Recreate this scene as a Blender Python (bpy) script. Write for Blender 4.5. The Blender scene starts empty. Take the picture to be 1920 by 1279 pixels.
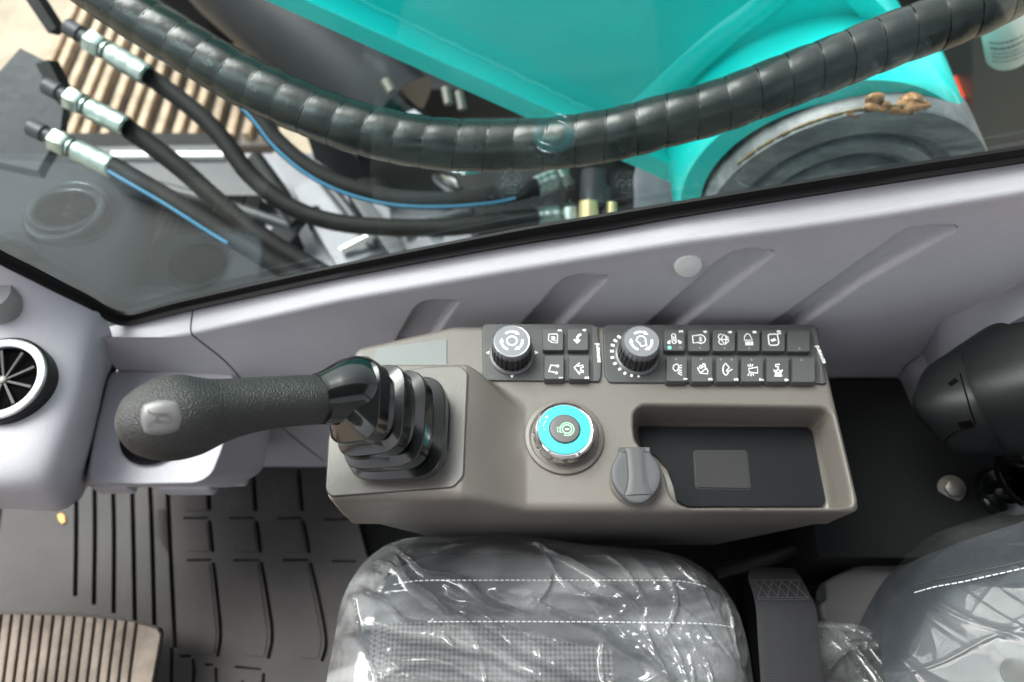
import bpy, bmesh, math, random
import numpy as np
from mathutils import Vector, Matrix, noise
R = math.radians
random.seed(7)
scene = bpy.context.scene
col = scene.collection

# ---------------------------------------------------------------- camera
TH = R(29.5)                 # camera pitch away from straight down
FPX = 1380.0                 # focal length in photo pixels (photo is 1920 wide)
CZ = 0.562                   # eye height above the top of the console (z = 0)
cam_d = bpy.data.cameras.new('camera'); cam = bpy.data.objects.new('camera', cam_d); col.objects.link(cam)
cam.location = (0, 0, CZ); cam.rotation_euler = (TH, 0, 0)
cam_d.sensor_width = 36; cam_d.lens = 36 * FPX / 1920
cam_d.clip_start = 0.01; cam_d.clip_end = 500
cam_d.dof.use_dof = True; cam_d.dof.focus_distance = 0.545; cam_d.dof.aperture_fstop = 4.6
scene.camera = cam
# ---------------------------------------------------------------- sky and sun
world = bpy.data.worlds.new('World'); scene.world = world; world.use_nodes = True
wn = world.node_tree.nodes; wl = world.node_tree.links
sky = wn.new('ShaderNodeTexSky'); sky.sky_type = 'NISHITA'; sky.sun_disc = False
SUN_EL, SUN_AZ = R(55), R(304)
sky.sun_elevation = SUN_EL; sky.sun_rotation = SUN_AZ
sky.air_density = 0.7; sky.dust_density = 5.0; sky.ozone_density = 0.6
bg = wn['Background']; bg.inputs['Strength'].default_value = 0.125
hs_ = wn.new('ShaderNodeHueSaturation'); hs_.inputs['Saturation'].default_value = 0.22      # a thin overcast: the sky is nearly white
wl.new(sky.outputs['Color'], hs_.inputs['Color']); wl.new(hs_.outputs['Color'], bg.inputs['Color'])
sd = bpy.data.lights.new('sun', 'SUN'); sun = bpy.data.objects.new('sun', sd); col.objects.link(sun)
sd.energy = 1.5; sd.angle = R(42); sd.color = (1.0, 0.97, 0.93)
sv = Vector((math.sin(SUN_AZ) * math.cos(SUN_EL), math.cos(SUN_AZ) * math.cos(SUN_EL), math.sin(SUN_EL)))
sun.rotation_euler = sv.to_track_quat('Z', 'Y').to_euler()
scene.view_settings.view_transform = 'Standard'; scene.view_settings.look = 'None'
scene.view_settings.gamma = 1; scene.view_settings.exposure = 1.82
scene.cycles.max_bounces = 8; scene.cycles.transparent_max_bounces = 16
scene.cycles.use_denoising = True

# ---------------------------------------------------------------- measuring: a photo pixel met with a real plane
CT, ST = math.cos(TH), math.sin(TH)
def ray(px, py):
    xc = (px - 960) / FPX; yc = (639.5 - py) / FPX
    return Vector((xc, ST + yc * CT, -CT + yc * ST))
def atz(px, py, z=0.0):
    r = ray(px, py); return Vector((0, 0, CZ)) + r * ((z - CZ) / r.z)
def aty(px, py, y):
    r = ray(px, py); return Vector((0, 0, CZ)) + r * (y / r.y)
def atd(px, py, d): return Vector((0, 0, CZ)) + ray(px, py) * d
def proj(p):
    x, y, z = p[0], p[1], p[2] - CZ
    d = y * ST - z * CT; u = y * CT + z * ST
    return (960 + FPX * x / d, 639.5 - FPX * u / d)

# ---------------------------------------------------------------- materials
MATS = {}
def mat(name, color, rough=0.5, metal=0.0, spec=0.5, bump=0.0, bscale=400, var=0.0, vscale=6, coat=0.0, emit=None, dist=0.0006, vcol=None, stretch=None, rvar=0.0):
    if name in MATS: return MATS[name]
    m = bpy.data.materials.new(name); m.use_nodes = True
    nt = m.node_tree; b = nt.nodes['Principled BSDF']; L = nt.links
    b.inputs['Base Color'].default_value = (*color, 1); b.inputs['Roughness'].default_value = rough
    b.inputs['Metallic'].default_value = metal; b.inputs['Specular IOR Level'].default_value = spec
    b.inputs['Coat Weight'].default_value = coat; b.inputs['Coat Roughness'].default_value = 0.05
    geo = nt.nodes.new('ShaderNodeNewGeometry'); vec = geo.outputs['Position']
    if stretch:
        mp = nt.nodes.new('ShaderNodeMapping'); mp.inputs['Scale'].default_value = stretch
        L.new(vec, mp.inputs['Vector']); vec = mp.outputs['Vector']
    if var:
        n = nt.nodes.new('ShaderNodeTexNoise'); n.inputs['Scale'].default_value = vscale; n.inputs['Detail'].default_value = 6; n.inputs['Roughness'].default_value = 0.65
        L.new(vec, n.inputs['Vector'])
        r = nt.nodes.new('ShaderNodeValToRGB'); r.color_ramp.elements[0].position = 0.32; r.color_ramp.elements[1].position = 0.7
        c2 = vcol or tuple(min(1, c * (1 + var)) for c in color)
        c1 = tuple(c * (1 - var) for c in color) if not vcol else color
        r.color_ramp.elements[0].color = (*c1, 1); r.color_ramp.elements[1].color = (*c2, 1)
        L.new(n.outputs['Fac'], r.inputs['Fac']); L.new(r.outputs['Color'], b.inputs['Base Color'])
        if rvar:
            mr = nt.nodes.new('ShaderNodeMapRange'); mr.inputs['To Min'].default_value = max(0, rough - rvar); mr.inputs['To Max'].default_value = rough + rvar
            L.new(n.outputs['Fac'], mr.inputs['Value']); L.new(mr.outputs['Result'], b.inputs['Roughness'])
    if bump:
        n = nt.nodes.new('ShaderNodeTexNoise'); n.inputs['Scale'].default_value = bscale; n.inputs['Detail'].default_value = 3
        L.new(vec, n.inputs['Vector'])
        bp = nt.nodes.new('ShaderNodeBump'); bp.inputs['Strength'].default_value = bump; bp.inputs['Distance'].default_value = dist
        L.new(n.outputs['Fac'], bp.inputs['Height']); L.new(bp.outputs['Normal'], b.inputs['Normal'])
    if emit:
        b.inputs['Emission Color'].default_value = (*emit[0], 1); b.inputs['Emission Strength'].default_value = emit[1]
    MATS[name] = m; return m

M_WALL = mat('lavender_plastic', (0.395, 0.39, 0.425), 0.50, spec=0.5, bump=0.6, bscale=750, var=0.05, vscale=9, rvar=0.05)
M_CONS = mat('taupe_console_plastic', (0.126, 0.113, 0.099), 0.36, spec=0.5, bump=0.5, bscale=1300, var=0.04, vscale=25)
M_CONS2 = mat('taupe_console_lower', (0.11, 0.105, 0.10), 0.42, bump=0.4, bscale=1300)
M_PLATE = mat('grey_joystick_plate', (0.138, 0.130, 0.118), 0.42, bump=0.5, bscale=1200, var=0.04, vscale=30)
M_STICK = mat('grey_sticker', (0.15, 0.165, 0.162), 0.5)
M_PANEL = mat('dark_switch_plastic', (0.045, 0.046, 0.047), 0.42, bump=0.3, bscale=1500, var=0.15, vscale=60)
M_BTN = mat('rubber_button', (0.06, 0.061, 0.062), 0.45, bump=0.2, bscale=1500)
M_KNOB = mat('black_knob', (0.02, 0.02, 0.021), 0.32)
M_CAP = mat('grey_knob_cap', (0.17, 0.175, 0.19), 0.34)
M_RIM = mat('grey_knob_rim', (0.10, 0.10, 0.105), 0.3)
M_WHITE = mat('white_print', (0.85, 0.85, 0.84), 0.5)
M_DIM = mat('dim_led', (0.18, 0.18, 0.18), 0.4)
M_LED = mat('green_led', (0.1, 0.8, 0.45), 0.4, emit=((0.1, 0.9, 0.45), 0.8))
M_CHROME = mat('chrome', (0.82, 0.82, 0.82), 0.06, metal=1)
M_TURQ = mat('turquoise_ring', (0.03, 0.50, 0.52), 0.35, emit=((0.05, 0.85, 0.8), 0.03))
M_GICON = mat('green_icon', (0.3, 0.8, 0.4), 0.4, emit=((0.3, 0.9, 0.4), 0.35))
M_START = mat('start_button_grey', (0.10, 0.095, 0.095), 0.3)
M_LID = mat('grey_lid', (0.075, 0.077, 0.08), 0.5, spec=0.3, bump=0.2, bscale=1200)
M_LINE = mat('dark_gap', (0.03, 0.03, 0.03), 0.7)
M_GRIP = mat('black_grip', (0.014, 0.0155, 0.015), 0.36, spec=0.55, bump=1.0, bscale=950, dist=0.0011)
M_HORN = mat('horn_button', (0.11, 0.11, 0.11), 0.33)
M_GLOSS = mat('glossy_black', (0.004, 0.005, 0.005), 0.17, spec=0.45, coat=0.4, bump=0.05, bscale=60, dist=0.002)
M_GLOSS.node_tree.nodes['Principled BSDF'].inputs['Coat Roughness'].default_value = 0.10
M_RUBBER = mat('black_rubber', (0.005, 0.005, 0.0055), 0.5, spec=0.15, bump=0.3, bscale=700)
M_MAT = mat('floor_mat_rubber', (0.032, 0.030, 0.030), 0.62, spec=0.3, bump=0.5, bscale=500, var=0.3, vscale=9, vcol=(0.054, 0.049, 0.046))
M_PEDAL = mat('dusty_tan_rubber', (0.10, 0.080, 0.064), 0.75, bump=0.6, bscale=500, var=0.3, vscale=22, vcol=(0.235, 0.195, 0.155))
M_PEDALG = mat('pedal_groove', (0.07, 0.062, 0.055), 0.8)
M_LEATHER = mat('grey_vinyl', (0.030, 0.035, 0.041), 0.45, spec=0.3, bump=0.6, bscale=420, var=0.1, vscale=20)
M_STITCH = mat('stitch_thread', (0.72, 0.73, 0.74), 0.6)
M_WEB = mat('belt_webbing', (0.022, 0.022, 0.024), 0.6, spec=0.15, bump=0.6, bscale=260, stretch=(0.15, 3.0, 1), dist=0.001)
M_WEBS = mat('belt_stitch', (0.05, 0.05, 0.055), 0.6)
M_BLACK = mat('satin_black_plastic', (0.008, 0.0085, 0.009), 0.45, spec=0.25, bump=0.3, bscale=900)
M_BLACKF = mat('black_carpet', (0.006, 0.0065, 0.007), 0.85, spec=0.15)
M_STEEL = mat('dull_steel', (0.24, 0.23, 0.21), 0.5, metal=0.8)
M_ALU = mat('bright_metal_ring', (0.78, 0.79, 0.80), 0.22, metal=0.7)
M_HINGE = mat('hinge_cover_grey', (0.07, 0.07, 0.07), 0.5, spec=0.25, bump=0.2, bscale=1000)
M_BOOM = mat('turquoise_paint', (0.010, 0.72, 0.685), 0.24, bump=0.12, bscale=90, dist=0.003, spec=0.5, coat=0.35, var=0.05, vscale=5)
M_FRAME = mat('grey_frame_paint', (0.035, 0.038, 0.044), 0.42, spec=0.35, var=0.25, vscale=14, bump=0.2, bscale=80, dist=0.002)
M_DECK = mat('light_grey_deck', (0.22, 0.22, 0.25), 0.5, var=0.2, vscale=9)
M_DARK = mat('dark_machinery', (0.010, 0.011, 0.012), 0.6, spec=0.15, var=0.3, vscale=12)
M_WRAP = mat('spiral_wrap_plastic', (0.010, 0.0135, 0.012), 0.25, spec=0.5, bump=0.3, bscale=120, dist=0.001, var=0.25, vscale=40, rvar=0.10)
M_HOSE = mat('hose_rubber', (0.010, 0.010, 0.010), 0.6, spec=0.18, var=0.3, vscale=50)
M_ZINC = mat('zinc_fitting', (0.33, 0.40, 0.37), 0.30, metal=0.8, var=0.2, vscale=60)
M_BRASS = mat('yellow_fitting', (0.70, 0.58, 0.30), 0.35, metal=0.5)
M_BLUE = mat('blue_stripe', (0.02, 0.15, 0.27), 0.5)
M_GREASE = mat('amber_grease', (0.24, 0.12, 0.04), 0.22, var=0.5, vscale=60, bump=0.8, bscale=150, dist=0.004)
M_DISC = mat('pin_disc_grey', (0.10, 0.115, 0.125), 0.38, var=0.6, vscale=22, vcol=(0.26, 0.28, 0.29), stretch=(1, 1, 3))
M_SAND = mat('sandy_ground', (0.30, 0.245, 0.185), 0.9, var=0.3, vscale=3, bump=0.5, bscale=30, dist=0.02)
M_TRACK = mat('dusty_track', (0.40, 0.30, 0.21), 0.85, var=0.4, vscale=20)
M_TRACKD = mat('track_base', (0.13, 0.115, 0.10), 0.8, var=0.3, vscale=20)
M_BOTTLE = mat('white_bottle', (0.62, 0.70, 0.66), 0.4)
M_ORANGE = mat('orange_red_paint', (0.80, 0.08, 0.03), 0.4)
M_TEXTG = mat('printed_grey', (0.12, 0.12, 0.12), 0.6)

def schlick(nt, f0, f1):
    # reflectance of a thin sheet, the same from both sides
    lw = nt.nodes.new('ShaderNodeLayerWeight'); lw.inputs['Blend'].default_value = 0.5
    p = nt.nodes.new('ShaderNodeMath'); p.operation = 'POWER'; p.inputs[1].default_value = 5
    m_ = nt.nodes.new('ShaderNodeMath'); m_.operation = 'MULTIPLY_ADD'; m_.inputs[1].default_value = f1; m_.inputs[2].default_value = f0
    nt.links.new(lw.outputs['Facing'], p.inputs[0]); nt.links.new(p.outputs[0], m_.inputs[0])
    return m_, lw
def glass_mat():
    m = bpy.data.materials.new('window_glass'); m.use_nodes = True; nt = m.node_tree; nt.nodes.clear(); L = nt.links
    o = nt.nodes.new('ShaderNodeOutputMaterial'); mx = nt.nodes.new('ShaderNodeMixShader')
    t = nt.nodes.new('ShaderNodeBsdfTransparent'); t.inputs['Color'].default_value = (0.93, 0.97, 0.955, 1)
    g = nt.nodes.new('ShaderNodeBsdfGlossy'); g.inputs['Roughness'].default_value = 0.0; g.inputs['Color'].default_value = (0.66, 0.80, 0.86, 1)
    f, _lw = schlick(nt, 0.042, 0.958)
    L.new(f.outputs[0], mx.inputs[0]); L.new(t.outputs[0], mx.inputs[1]); L.new(g.outputs[0], mx.inputs[2]); L.new(mx.outputs[0], o.inputs[0])
    return m
M_GLASS = glass_mat()
def film_mat(nm, haze, bmp, f0=.06):
    m = bpy.data.materials.new(nm); m.use_nodes = True; nt = m.node_tree; nt.nodes.clear(); L = nt.links
    o = nt.nodes.new('ShaderNodeOutputMaterial'); mx = nt.nodes.new('ShaderNodeMixShader'); mx2 = nt.nodes.new('ShaderNodeMixShader')
    t = nt.nodes.new('ShaderNodeBsdfTransparent'); t.inputs['Color'].default_value = (0.93, 0.94, 0.94, 1)
    g = nt.nodes.new('ShaderNodeBsdfGlossy'); g.inputs['Roughness'].default_value = 0.045
    d = nt.nodes.new('ShaderNodeBsdfDiffuse'); d.inputs['Color'].default_value = (0.85, 0.87, 0.88, 1)
    geo = nt.nodes.new('ShaderNodeNewGeometry')
    n1 = nt.nodes.new('ShaderNodeTexNoise'); n1.inputs['Scale'].default_value = 16; n1.inputs['Detail'].default_value = 4; n1.inputs['Distortion'].default_value = 1.2
    mp = nt.nodes.new('ShaderNodeMapping'); mp.inputs['Rotation'].default_value = (0, 0, R(35)); mp.inputs['Scale'].default_value = (0.6, 2.2, 1)
    L.new(geo.outputs['Position'], mp.inputs['Vector']); L.new(mp.outputs['Vector'], n1.inputs['Vector'])
    v = nt.nodes.new('ShaderNodeTexVoronoi'); v.feature = 'DISTANCE_TO_EDGE'; v.inputs['Scale'].default_value = 14; L.new(mp.outputs['Vector'], v.inputs['Vector'])
    ad = nt.nodes.new('ShaderNodeMath'); ad.operation = 'ADD'; L.new(n1.outputs['Fac'], ad.inputs[0]); L.new(v.outputs['Distance'], ad.inputs[1])
    bp = nt.nodes.new('ShaderNodeBump'); bp.inputs['Strength'].default_value = 0.22 * bmp; bp.inputs['Distance'].default_value = 0.0035; L.new(ad.outputs[0], bp.inputs['Height'])
    mf, lw = schlick(nt, f0, 0.9)
    for q in (g, lw, d): L.new(bp.outputs['Normal'], q.inputs['Normal'])
    L.new(mf.outputs[0], mx.inputs[0]); L.new(t.outputs[0], mx.inputs[1]); L.new(g.outputs[0], mx.inputs[2])
    n2 = nt.nodes.new('ShaderNodeTexNoise'); n2.inputs['Scale'].default_value = 16; n2.inputs['Detail'].default_value = 2; n2.inputs['Distortion'].default_value = 0.6
    L.new(mp.outputs['Vector'], n2.inputs['Vector'])
    r = nt.nodes.new('ShaderNodeMapRange'); r.inputs['From Min'].default_value = 0.45; r.inputs['From Max'].default_value = 0.75; r.inputs['To Min'].default_value = 0.05 * haze; r.inputs['To Max'].default_value = 0.20 * haze
    L.new(n2.outputs['Fac'], r.inputs['Value'])
    L.new(r.outputs['Result'], mx2.inputs[0]); L.new(mx.outputs[0], mx2.inputs[1]); L.new(d.outputs[0], mx2.inputs[2]); L.new(mx2.outputs[0], o.inputs[0])
    return m
M_FILM = film_mat('clear_plastic_film', 1.0, 1.0); M_FILM2 = film_mat('clear_smooth_film', 0.12, 0.3, .022)
def weave_mat(name, base, hi, scale, rough):
    m = bpy.data.materials.new(name); m.use_nodes = True; nt = m.node_tree; b = nt.nodes['Principled BSDF']; L = nt.links
    geo = nt.nodes.new('ShaderNodeNewGeometry'); mp = nt.nodes.new('ShaderNodeMapping'); mp.inputs['Rotation'].default_value = (0, 0, R(45))
    L.new(geo.outputs['Position'], mp.inputs['Vector'])
    c = nt.nodes.new('ShaderNodeTexChecker'); c.inputs['Scale'].default_value = scale; c.inputs['Color1'].default_value = (*base, 1); c.inputs['Color2'].default_value = (*hi, 1)
    L.new(mp.outputs['Vector'], c.inputs['Vector']); L.new(c.outputs['Color'], b.inputs['Base Color'])
    bp = nt.nodes.new('ShaderNodeBump'); bp.inputs['Strength'].default_value = 0.6; bp.inputs['Distance'].default_value = 0.0006; L.new(c.outputs['Fac'], bp.inputs['Height']); L.new(bp.outputs['Normal'], b.inputs['Normal'])
    b.inputs['Roughness'].default_value = rough; b.inputs['Specular IOR Level'].default_value = 0.2; return m
M_TMAT = weave_mat('tray_mat_weave', (0.004, 0.005, 0.006), (0.010, 0.012, 0.014), 620, 0.5)
M_SEATMESH = weave_mat('seat_mesh_fabric', (0.035, 0.036, 0.04), (0.09, 0.09, 0.095), 360, 0.6)

# ---------------------------------------------------------------- mesh helpers (vertices are given in world space)
ORG = {}
def thing(name, label, cat, loc, group=None):
    o = bpy.data.objects.new(name, None); col.objects.link(o); o.location = loc; o.empty_display_size = 0.01
    o['label'] = label; o['category'] = cat
    if group: o['group'] = group
    ORG[o] = Vector(loc); return o
def tag(o, label=None, cat=None, group=None, kind=None):
    if label: o['label'] = label
    if cat: o['category'] = cat
    if group: o['group'] = group
    if kind: o['kind'] = kind
    return o
def put(name, verts, faces, m, parent=None, sharp=38, mats=None, fm=None):
    vs = [Vector(v) for v in verts]
    if parent is not None: org = ORG[parent]
    else:
        a = np.array([tuple(v) for v in vs]); org = Vector(((a[:, 0].min() + a[:, 0].max()) / 2, (a[:, 1].min() + a[:, 1].max()) / 2, a[:, 2].min()))
    me = bpy.data.meshes.new(name); me.from_pydata([tuple(v - org) for v in vs], [], faces)
    bm = bmesh.new(); bm.from_mesh(me); bmesh.ops.recalc_face_normals(bm, faces=bm.faces); bm.to_mesh(me); bm.free()
    for p in me.polygons: p.use_smooth = True
    me.set_sharp_from_angle(angle=R(sharp))
    me.materials.append(m)
    if mats:
        for q in mats: me.materials.append(q)
        for p, k in zip(me.polygons, fm): p.material_index = k
    o = bpy.data.objects.new(name, me); col.objects.link(o)
    if parent is not None: o.parent = parent
    else: o.location = org
    ORG[o] = org; return o
def put_bm(name, bm, m, parent=None, sharp=38):
    bm.verts.index_update(); vs = [v.co.copy() for v in bm.verts]; fs = [[v.index for v in f.verts] for f in bm.faces]; bm.free()
    return put(name, vs, fs, m, parent, sharp)
def wnorm(o):
    md = o.modifiers.new('weighted', 'WEIGHTED_NORMAL'); md.keep_sharp = True; md.mode = 'FACE_AREA'; md.weight = 50; return o
def area2(P): return sum(P[i][0] * P[(i + 1) % len(P)][1] - P[(i + 1) % len(P)][0] * P[i][1] for i in range(len(P))) / 2
def prism(name, poly, vec, m, parent=None, bev=0.0, seg=3, bevall=False, sharp=38, only=False):
    """poly: 3D points of one flat outline, pushed along vec (the top is poly + vec); the top rim is bevelled"""
    vec = Vector(vec); bm = bmesh.new(); n = len(poly)
    a = [bm.verts.new(Vector(p)) for p in poly]; b = [bm.verts.new(Vector(p) + vec) for p in poly]
    bm.faces.new(a); top = bm.faces.new(b)
    for i in range(n): bm.faces.new((a[i], a[(i + 1) % n], b[(i + 1) % n], b[i]))
    bmesh.ops.recalc_face_normals(bm, faces=bm.faces)
    if bev:
        ed = list(bm.edges) if bevall else list(top.edges)
        bmesh.ops.bevel(bm, geom=ed, offset=bev, segments=seg, profile=0.5, affect='EDGES', clamp_overlap=True)
    return wnorm(put_bm(name, bm, m, parent, sharp))
def box(name, c, s, m, parent=None, bev=0.0, rot=None, seg=2):
    bm = bmesh.new(); bmesh.ops.create_cube(bm, size=1)
    bmesh.ops.scale(bm, vec=s, verts=bm.verts)
    if bev: bmesh.ops.bevel(bm, geom=bm.edges, offset=bev, segments=seg, profile=0.5, affect='EDGES')
    if rot: bmesh.ops.rotate(bm, matrix=rot, verts=bm.verts, cent=(0, 0, 0))
    bmesh.ops.translate(bm, vec=c, verts=bm.verts)
    return wnorm(put_bm(name, bm, m, parent))
def crom(P, n):
    """Catmull-Rom through tuples, n samples per span"""
    P = [np.array(p, float) for p in P]; out = []
    Q = [2 * P[0] - P[1]] + P + [2 * P[-1] - P[-2]]
    for i in range(1, len(Q) - 2):
        for k in range(n):
            t = k / n
            out.append(0.5 * (2 * Q[i] + (Q[i + 1] - Q[i - 1]) * t + (2 * Q[i - 1] - 5 * Q[i] + 4 * Q[i + 1] - Q[i + 2]) * t * t + (3 * Q[i] - Q[i - 1] - 3 * Q[i + 1] + Q[i + 2]) * t ** 3))
    out.append(P[-1]); return out
def rounded(poly, r, seg=5):
    """round the corners of a closed 2D/3D polygon; r may be a list"""
    n = len(poly); out = []
    for i in range(n):
        p0, p, p1 = Vector(poly[i - 1]), Vector(poly[i]), Vector(poly[(i + 1) % n])
        rr = r[i] if isinstance(r, (list, tuple)) else r
        a, b = (p0 - p), (p1 - p); la, lb = a.length, b.length
        d = min(rr, la * 0.49, lb * 0.49)
        if d <= 0: out.append(p); continue
        s, e = p + a.normalized() * d, p + b.normalized() * d
        for k in range(seg + 1):
            t = k / seg; out.append(s * (1 - t) ** 2 + p * 2 * t * (1 - t) + e * t * t)
    return out
def sweep(pts, rad, seg=16):
    """verts+faces of a round tube through pts with radius per point (parallel transport)"""
    pts = [Vector(p) for p in pts]; V = []; F = []; n = len(pts)
    if not hasattr(rad, '__len__'): rad = [rad] * n
    t = (pts[1] - pts[0]).normalized(); up = Vector((0, 0, 1)) if abs(t.z) < 0.9 else Vector((1, 0, 0))
    u = t.cross(up).normalized()
    for i in range(n):
        t = (pts[min(i + 1, n - 1)] - pts[max(i - 1, 0)]).normalized()
        u = (u - t * u.dot(t)).normalized(); w = t.cross(u)
        for k in range(seg):
            a = 2 * math.pi * k / seg; V.append(pts[i] + (u * math.cos(a) + w * math.sin(a)) * rad[i])
    for i in range(n - 1):
        for k in range(seg):
            a = i * seg + k; b = i * seg + (k + 1) % seg; F.append((a, b, b + seg, a + seg))
    F.append(tuple(range(seg))); F.append(tuple((n - 1) * seg + k for k in range(seg)))
    return V, F
def tube(name, pts, rad, m, parent=None, seg=16): 
    V, F = sweep(pts, rad, seg); return put(name, V, F, m, parent, 50)
def lathe(name, prof, c, m, parent=None, seg=48, axis=(0, 0, 1), rib=None, sharp=38):
    """prof: list of (radius, height); rib(k, radius, height) may change a radius"""
    ax = Vector(axis).normalized(); q = Vector((0, 0, 1)).rotation_difference(ax); V = []; F = []; n = len(prof)
    for (r, h) in prof:
        for k in range(seg):
            a = 2 * math.pi * k / seg; rr = rib(k, r, h) if rib else r
            V.append(Vector(c) + q @ Vector((rr * math.cos(a), rr * math.sin(a), h)))
    for i in range(n - 1):
        for k in range(seg):
            a = i * seg + k; b = i * seg + (k + 1) % seg; F.append((a, b, b + seg, a + seg))
    return put(name, V, F, m, parent, sharp)
def gridmesh(name, pts, m, parent=None, sharp=60, solid=None):
    """pts: rows of points; solid = vector that gives it a closed back"""
    nr, nc = len(pts), len(pts[0]); V = [Vector(p) for r in pts for p in r]; F = []
    for i in range(nr - 1):
        for j in range(nc - 1):
            a = i * nc + j; F.append((a, a + 1, a + nc + 1, a + nc))
    if solid is not None:
        off = len(V); sv_ = Vector(solid); V += [v + sv_ for v in V]
        F += [tuple(q + off for q in reversed(f)) for f in F[:]]
        rim = [j for j in range(nc)] + [i * nc + nc - 1 for i in range(1, nr)] + [(nr - 1) * nc + j for j in range(nc - 2, -1, -1)] + [i * nc for i in range(nr - 2, 0, -1)]
        for k in range(len(rim)):
            a, b = rim[k], rim[(k + 1) % len(rim)]; F.append((a, a + off, b + off, b))
    return put(name, V, F, m, parent, sharp)
def bspline(ctrl, nu, nv):
    """uniform cubic B-spline surface with clamped border from rows of 3D points"""
    C = np.array([[tuple(p) for p in r] for r in ctrl], float)
    C = np.concatenate([2 * C[:1] - C[1:2], C, 2 * C[-1:] - C[-2:-1]], 0)
    C = np.concatenate([2 * C[:, :1] - C[:, 1:2], C, 2 * C[:, -1:] - C[:, -2:-1]], 1)
    def basis(n, m_):
        out = np.zeros((m_, n))
        for k in range(m_):
            t = (n - 3) * k / (m_ - 1); i = min(int(t), n - 4); f = t - i
            out[k, i:i + 4] = [(1 - f) ** 3 / 6, (3 * f ** 3 - 6 * f * f + 4) / 6, (-3 * f ** 3 + 3 * f * f + 3 * f + 1) / 6, f ** 3 / 6]
        return out
    A = basis(C.shape[0], nu); B = basis(C.shape[1], nv)
    return np.einsum('ai,bj,ijk->abk', A, B, C)
class Ink:
    """flat strokes, dots and shapes printed on a surface, 0.15 mm thick"""
    def __init__(s): s.V = []; s.F = []
    def poly(s, P, n=Vector((0, 0, 1)), h=0.00015):
        P = [Vector(p) for p in P]; k = len(s.V); m_ = len(P); s.V += P + [p + n * h for p in P]
        s.F.append(tuple(range(k + m_, k + 2 * m_)))
        for i in range(m_): s.F.append((k + i, k + (i + 1) % m_, k + m_ + (i + 1) % m_, k + m_ + i))
    def line(s, P, w, closed=False, n=Vector((0, 0, 1))):
        P = [Vector(p) for p in P]; N = len(P); L_, R_ = [], []
        for i in range(N):
            a = P[i - 1] if (closed or i > 0) else P[0]; b = P[(i + 1) % N] if (closed or i < N - 1) else P[i]
            q = n.cross((b - a).normalized()).normalized() * w / 2; L_.append(P[i] + q); R_.append(P[i] - q)
        for i in range(N if closed else N - 1): j = (i + 1) % N; s.poly([R_[i], R_[j], L_[j], L_[i]], n)
    def dot(s, c, r, n=Vector((0, 0, 1)), seg=12):
        u = n.orthogonal().normalized(); w = n.cross(u); s.poly([Vector(c) + (u * math.cos(2 * math.pi * k / seg) + w * math.sin(2 * math.pi * k / seg)) * r for k in range(seg)], n)
    def make(s, name, m, parent): return put(name, s.V, s.F, m, parent, 30)
def text_on(name, s, c, size, ang, m, parent, thick=0.0001, bold=0.0, frame=None, width=None):
    cu = bpy.data.curves.new(name, 'FONT'); cu.body = s; cu.size = size; cu.extrude = thick; cu.align_x = 'CENTER'; cu.align_y = 'CENTER'; cu.offset = bold
    cu.resolution_u = 3
    o = bpy.data.objects.new('t', cu); col.objects.link(o); bpy.context.view_layer.update()
    me = bpy.data.meshes.new_from_object(o.evaluated_get(bpy.context.evaluated_depsgraph_get()))
    bpy.data.objects.remove(o)
    xs = [v.co.x for v in me.vertices]; sx = (width / (max(xs) - min(xs))) if width else 1.0
    Mx = frame or Matrix.Rotation(ang, 3, 'Z')
    V = [Mx @ Vector((v.co.x * sx, v.co.y, v.co.z)) + Vector(c) for v in me.vertices]; F = [tuple(p.vertices) for p in me.polygons]
    return put(name, V, F, m, parent, 30)
def smooth(a, b, x):
    t = max(0.0, min(1.0, (x - a) / (b - a) if b != a else 0.0)); return t * t * (3 - 2 * t)
def lerpl(P, x):
    P = sorted(P)
    if x <= P[0][0]: (x0, y0), (x1, y1) = P[0], P[1]
    elif x >= P[-1][0]: (x0, y0), (x1, y1) = P[-2], P[-1]
    else:
        for (x0, y0), (x1, y1) in zip(P, P[1:]):
            if x0 <= x <= x1: break
    return y0 + (y1 - y0) * (x - x0) / (x1 - x0)
def sdpoly(P, x, y):
    """signed distance to polygon, positive inside"""
    d = 1e9; ins = False; n = len(P)
    for i in range(n):
        ax, ay = P[i]; bx, by = P[(i + 1) % n]
        ex, ey = bx - ax, by - ay; t = max(0, min(1, ((x - ax) * ex + (y - ay) * ey) / (ex * ex + ey * ey)))
        d = min(d, math.hypot(x - ax - t * ex, y - ay - t * ey))
        if (ay > y) != (by > y) and x < (bx - ax) * (y - ay) / (by - ay) + ax: ins = not ins
    return d if ins else -d
from mathutils.bvhtree import BVHTree
def hit(objs, px, py, lift=0.0):
    best = None
    for o in objs:
        bv_ = BVHTree.FromPolygons([v.co for v in o.data.vertices], [tuple(p.vertices) for p in o.data.polygons])
        org = ORG[o]; d = ray(px, py).normalized(); r_ = bv_.ray_cast(Vector((0, 0, CZ)) - org, d)
        if r_[0] is not None and (best is None or r_[3] < best[1]): best = (r_[0] + org - d * lift, r_[3], r_[1])
    return best or (atd(px, py, .6), 0, Vector((0, 0, 1)))
# ================================================================ INTERIOR
Y_GLASS, Y_SEAL, Y_WT, Y_WB, FLOOR = 0.387, 0.383, 0.362, 0.345, -0.40
def s4(u, v, z): return atz(890 + u / 5.486, 590 + v / 5.486, z)      # zoomed views of the switch panels
def s5(u, v, z): return atz(1220 + u / 5.486, 590 + v / 5.486, z)
def s6(u, v, z): return atz(980 + u / 5.813, 740 + v / 5.813, z)

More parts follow.
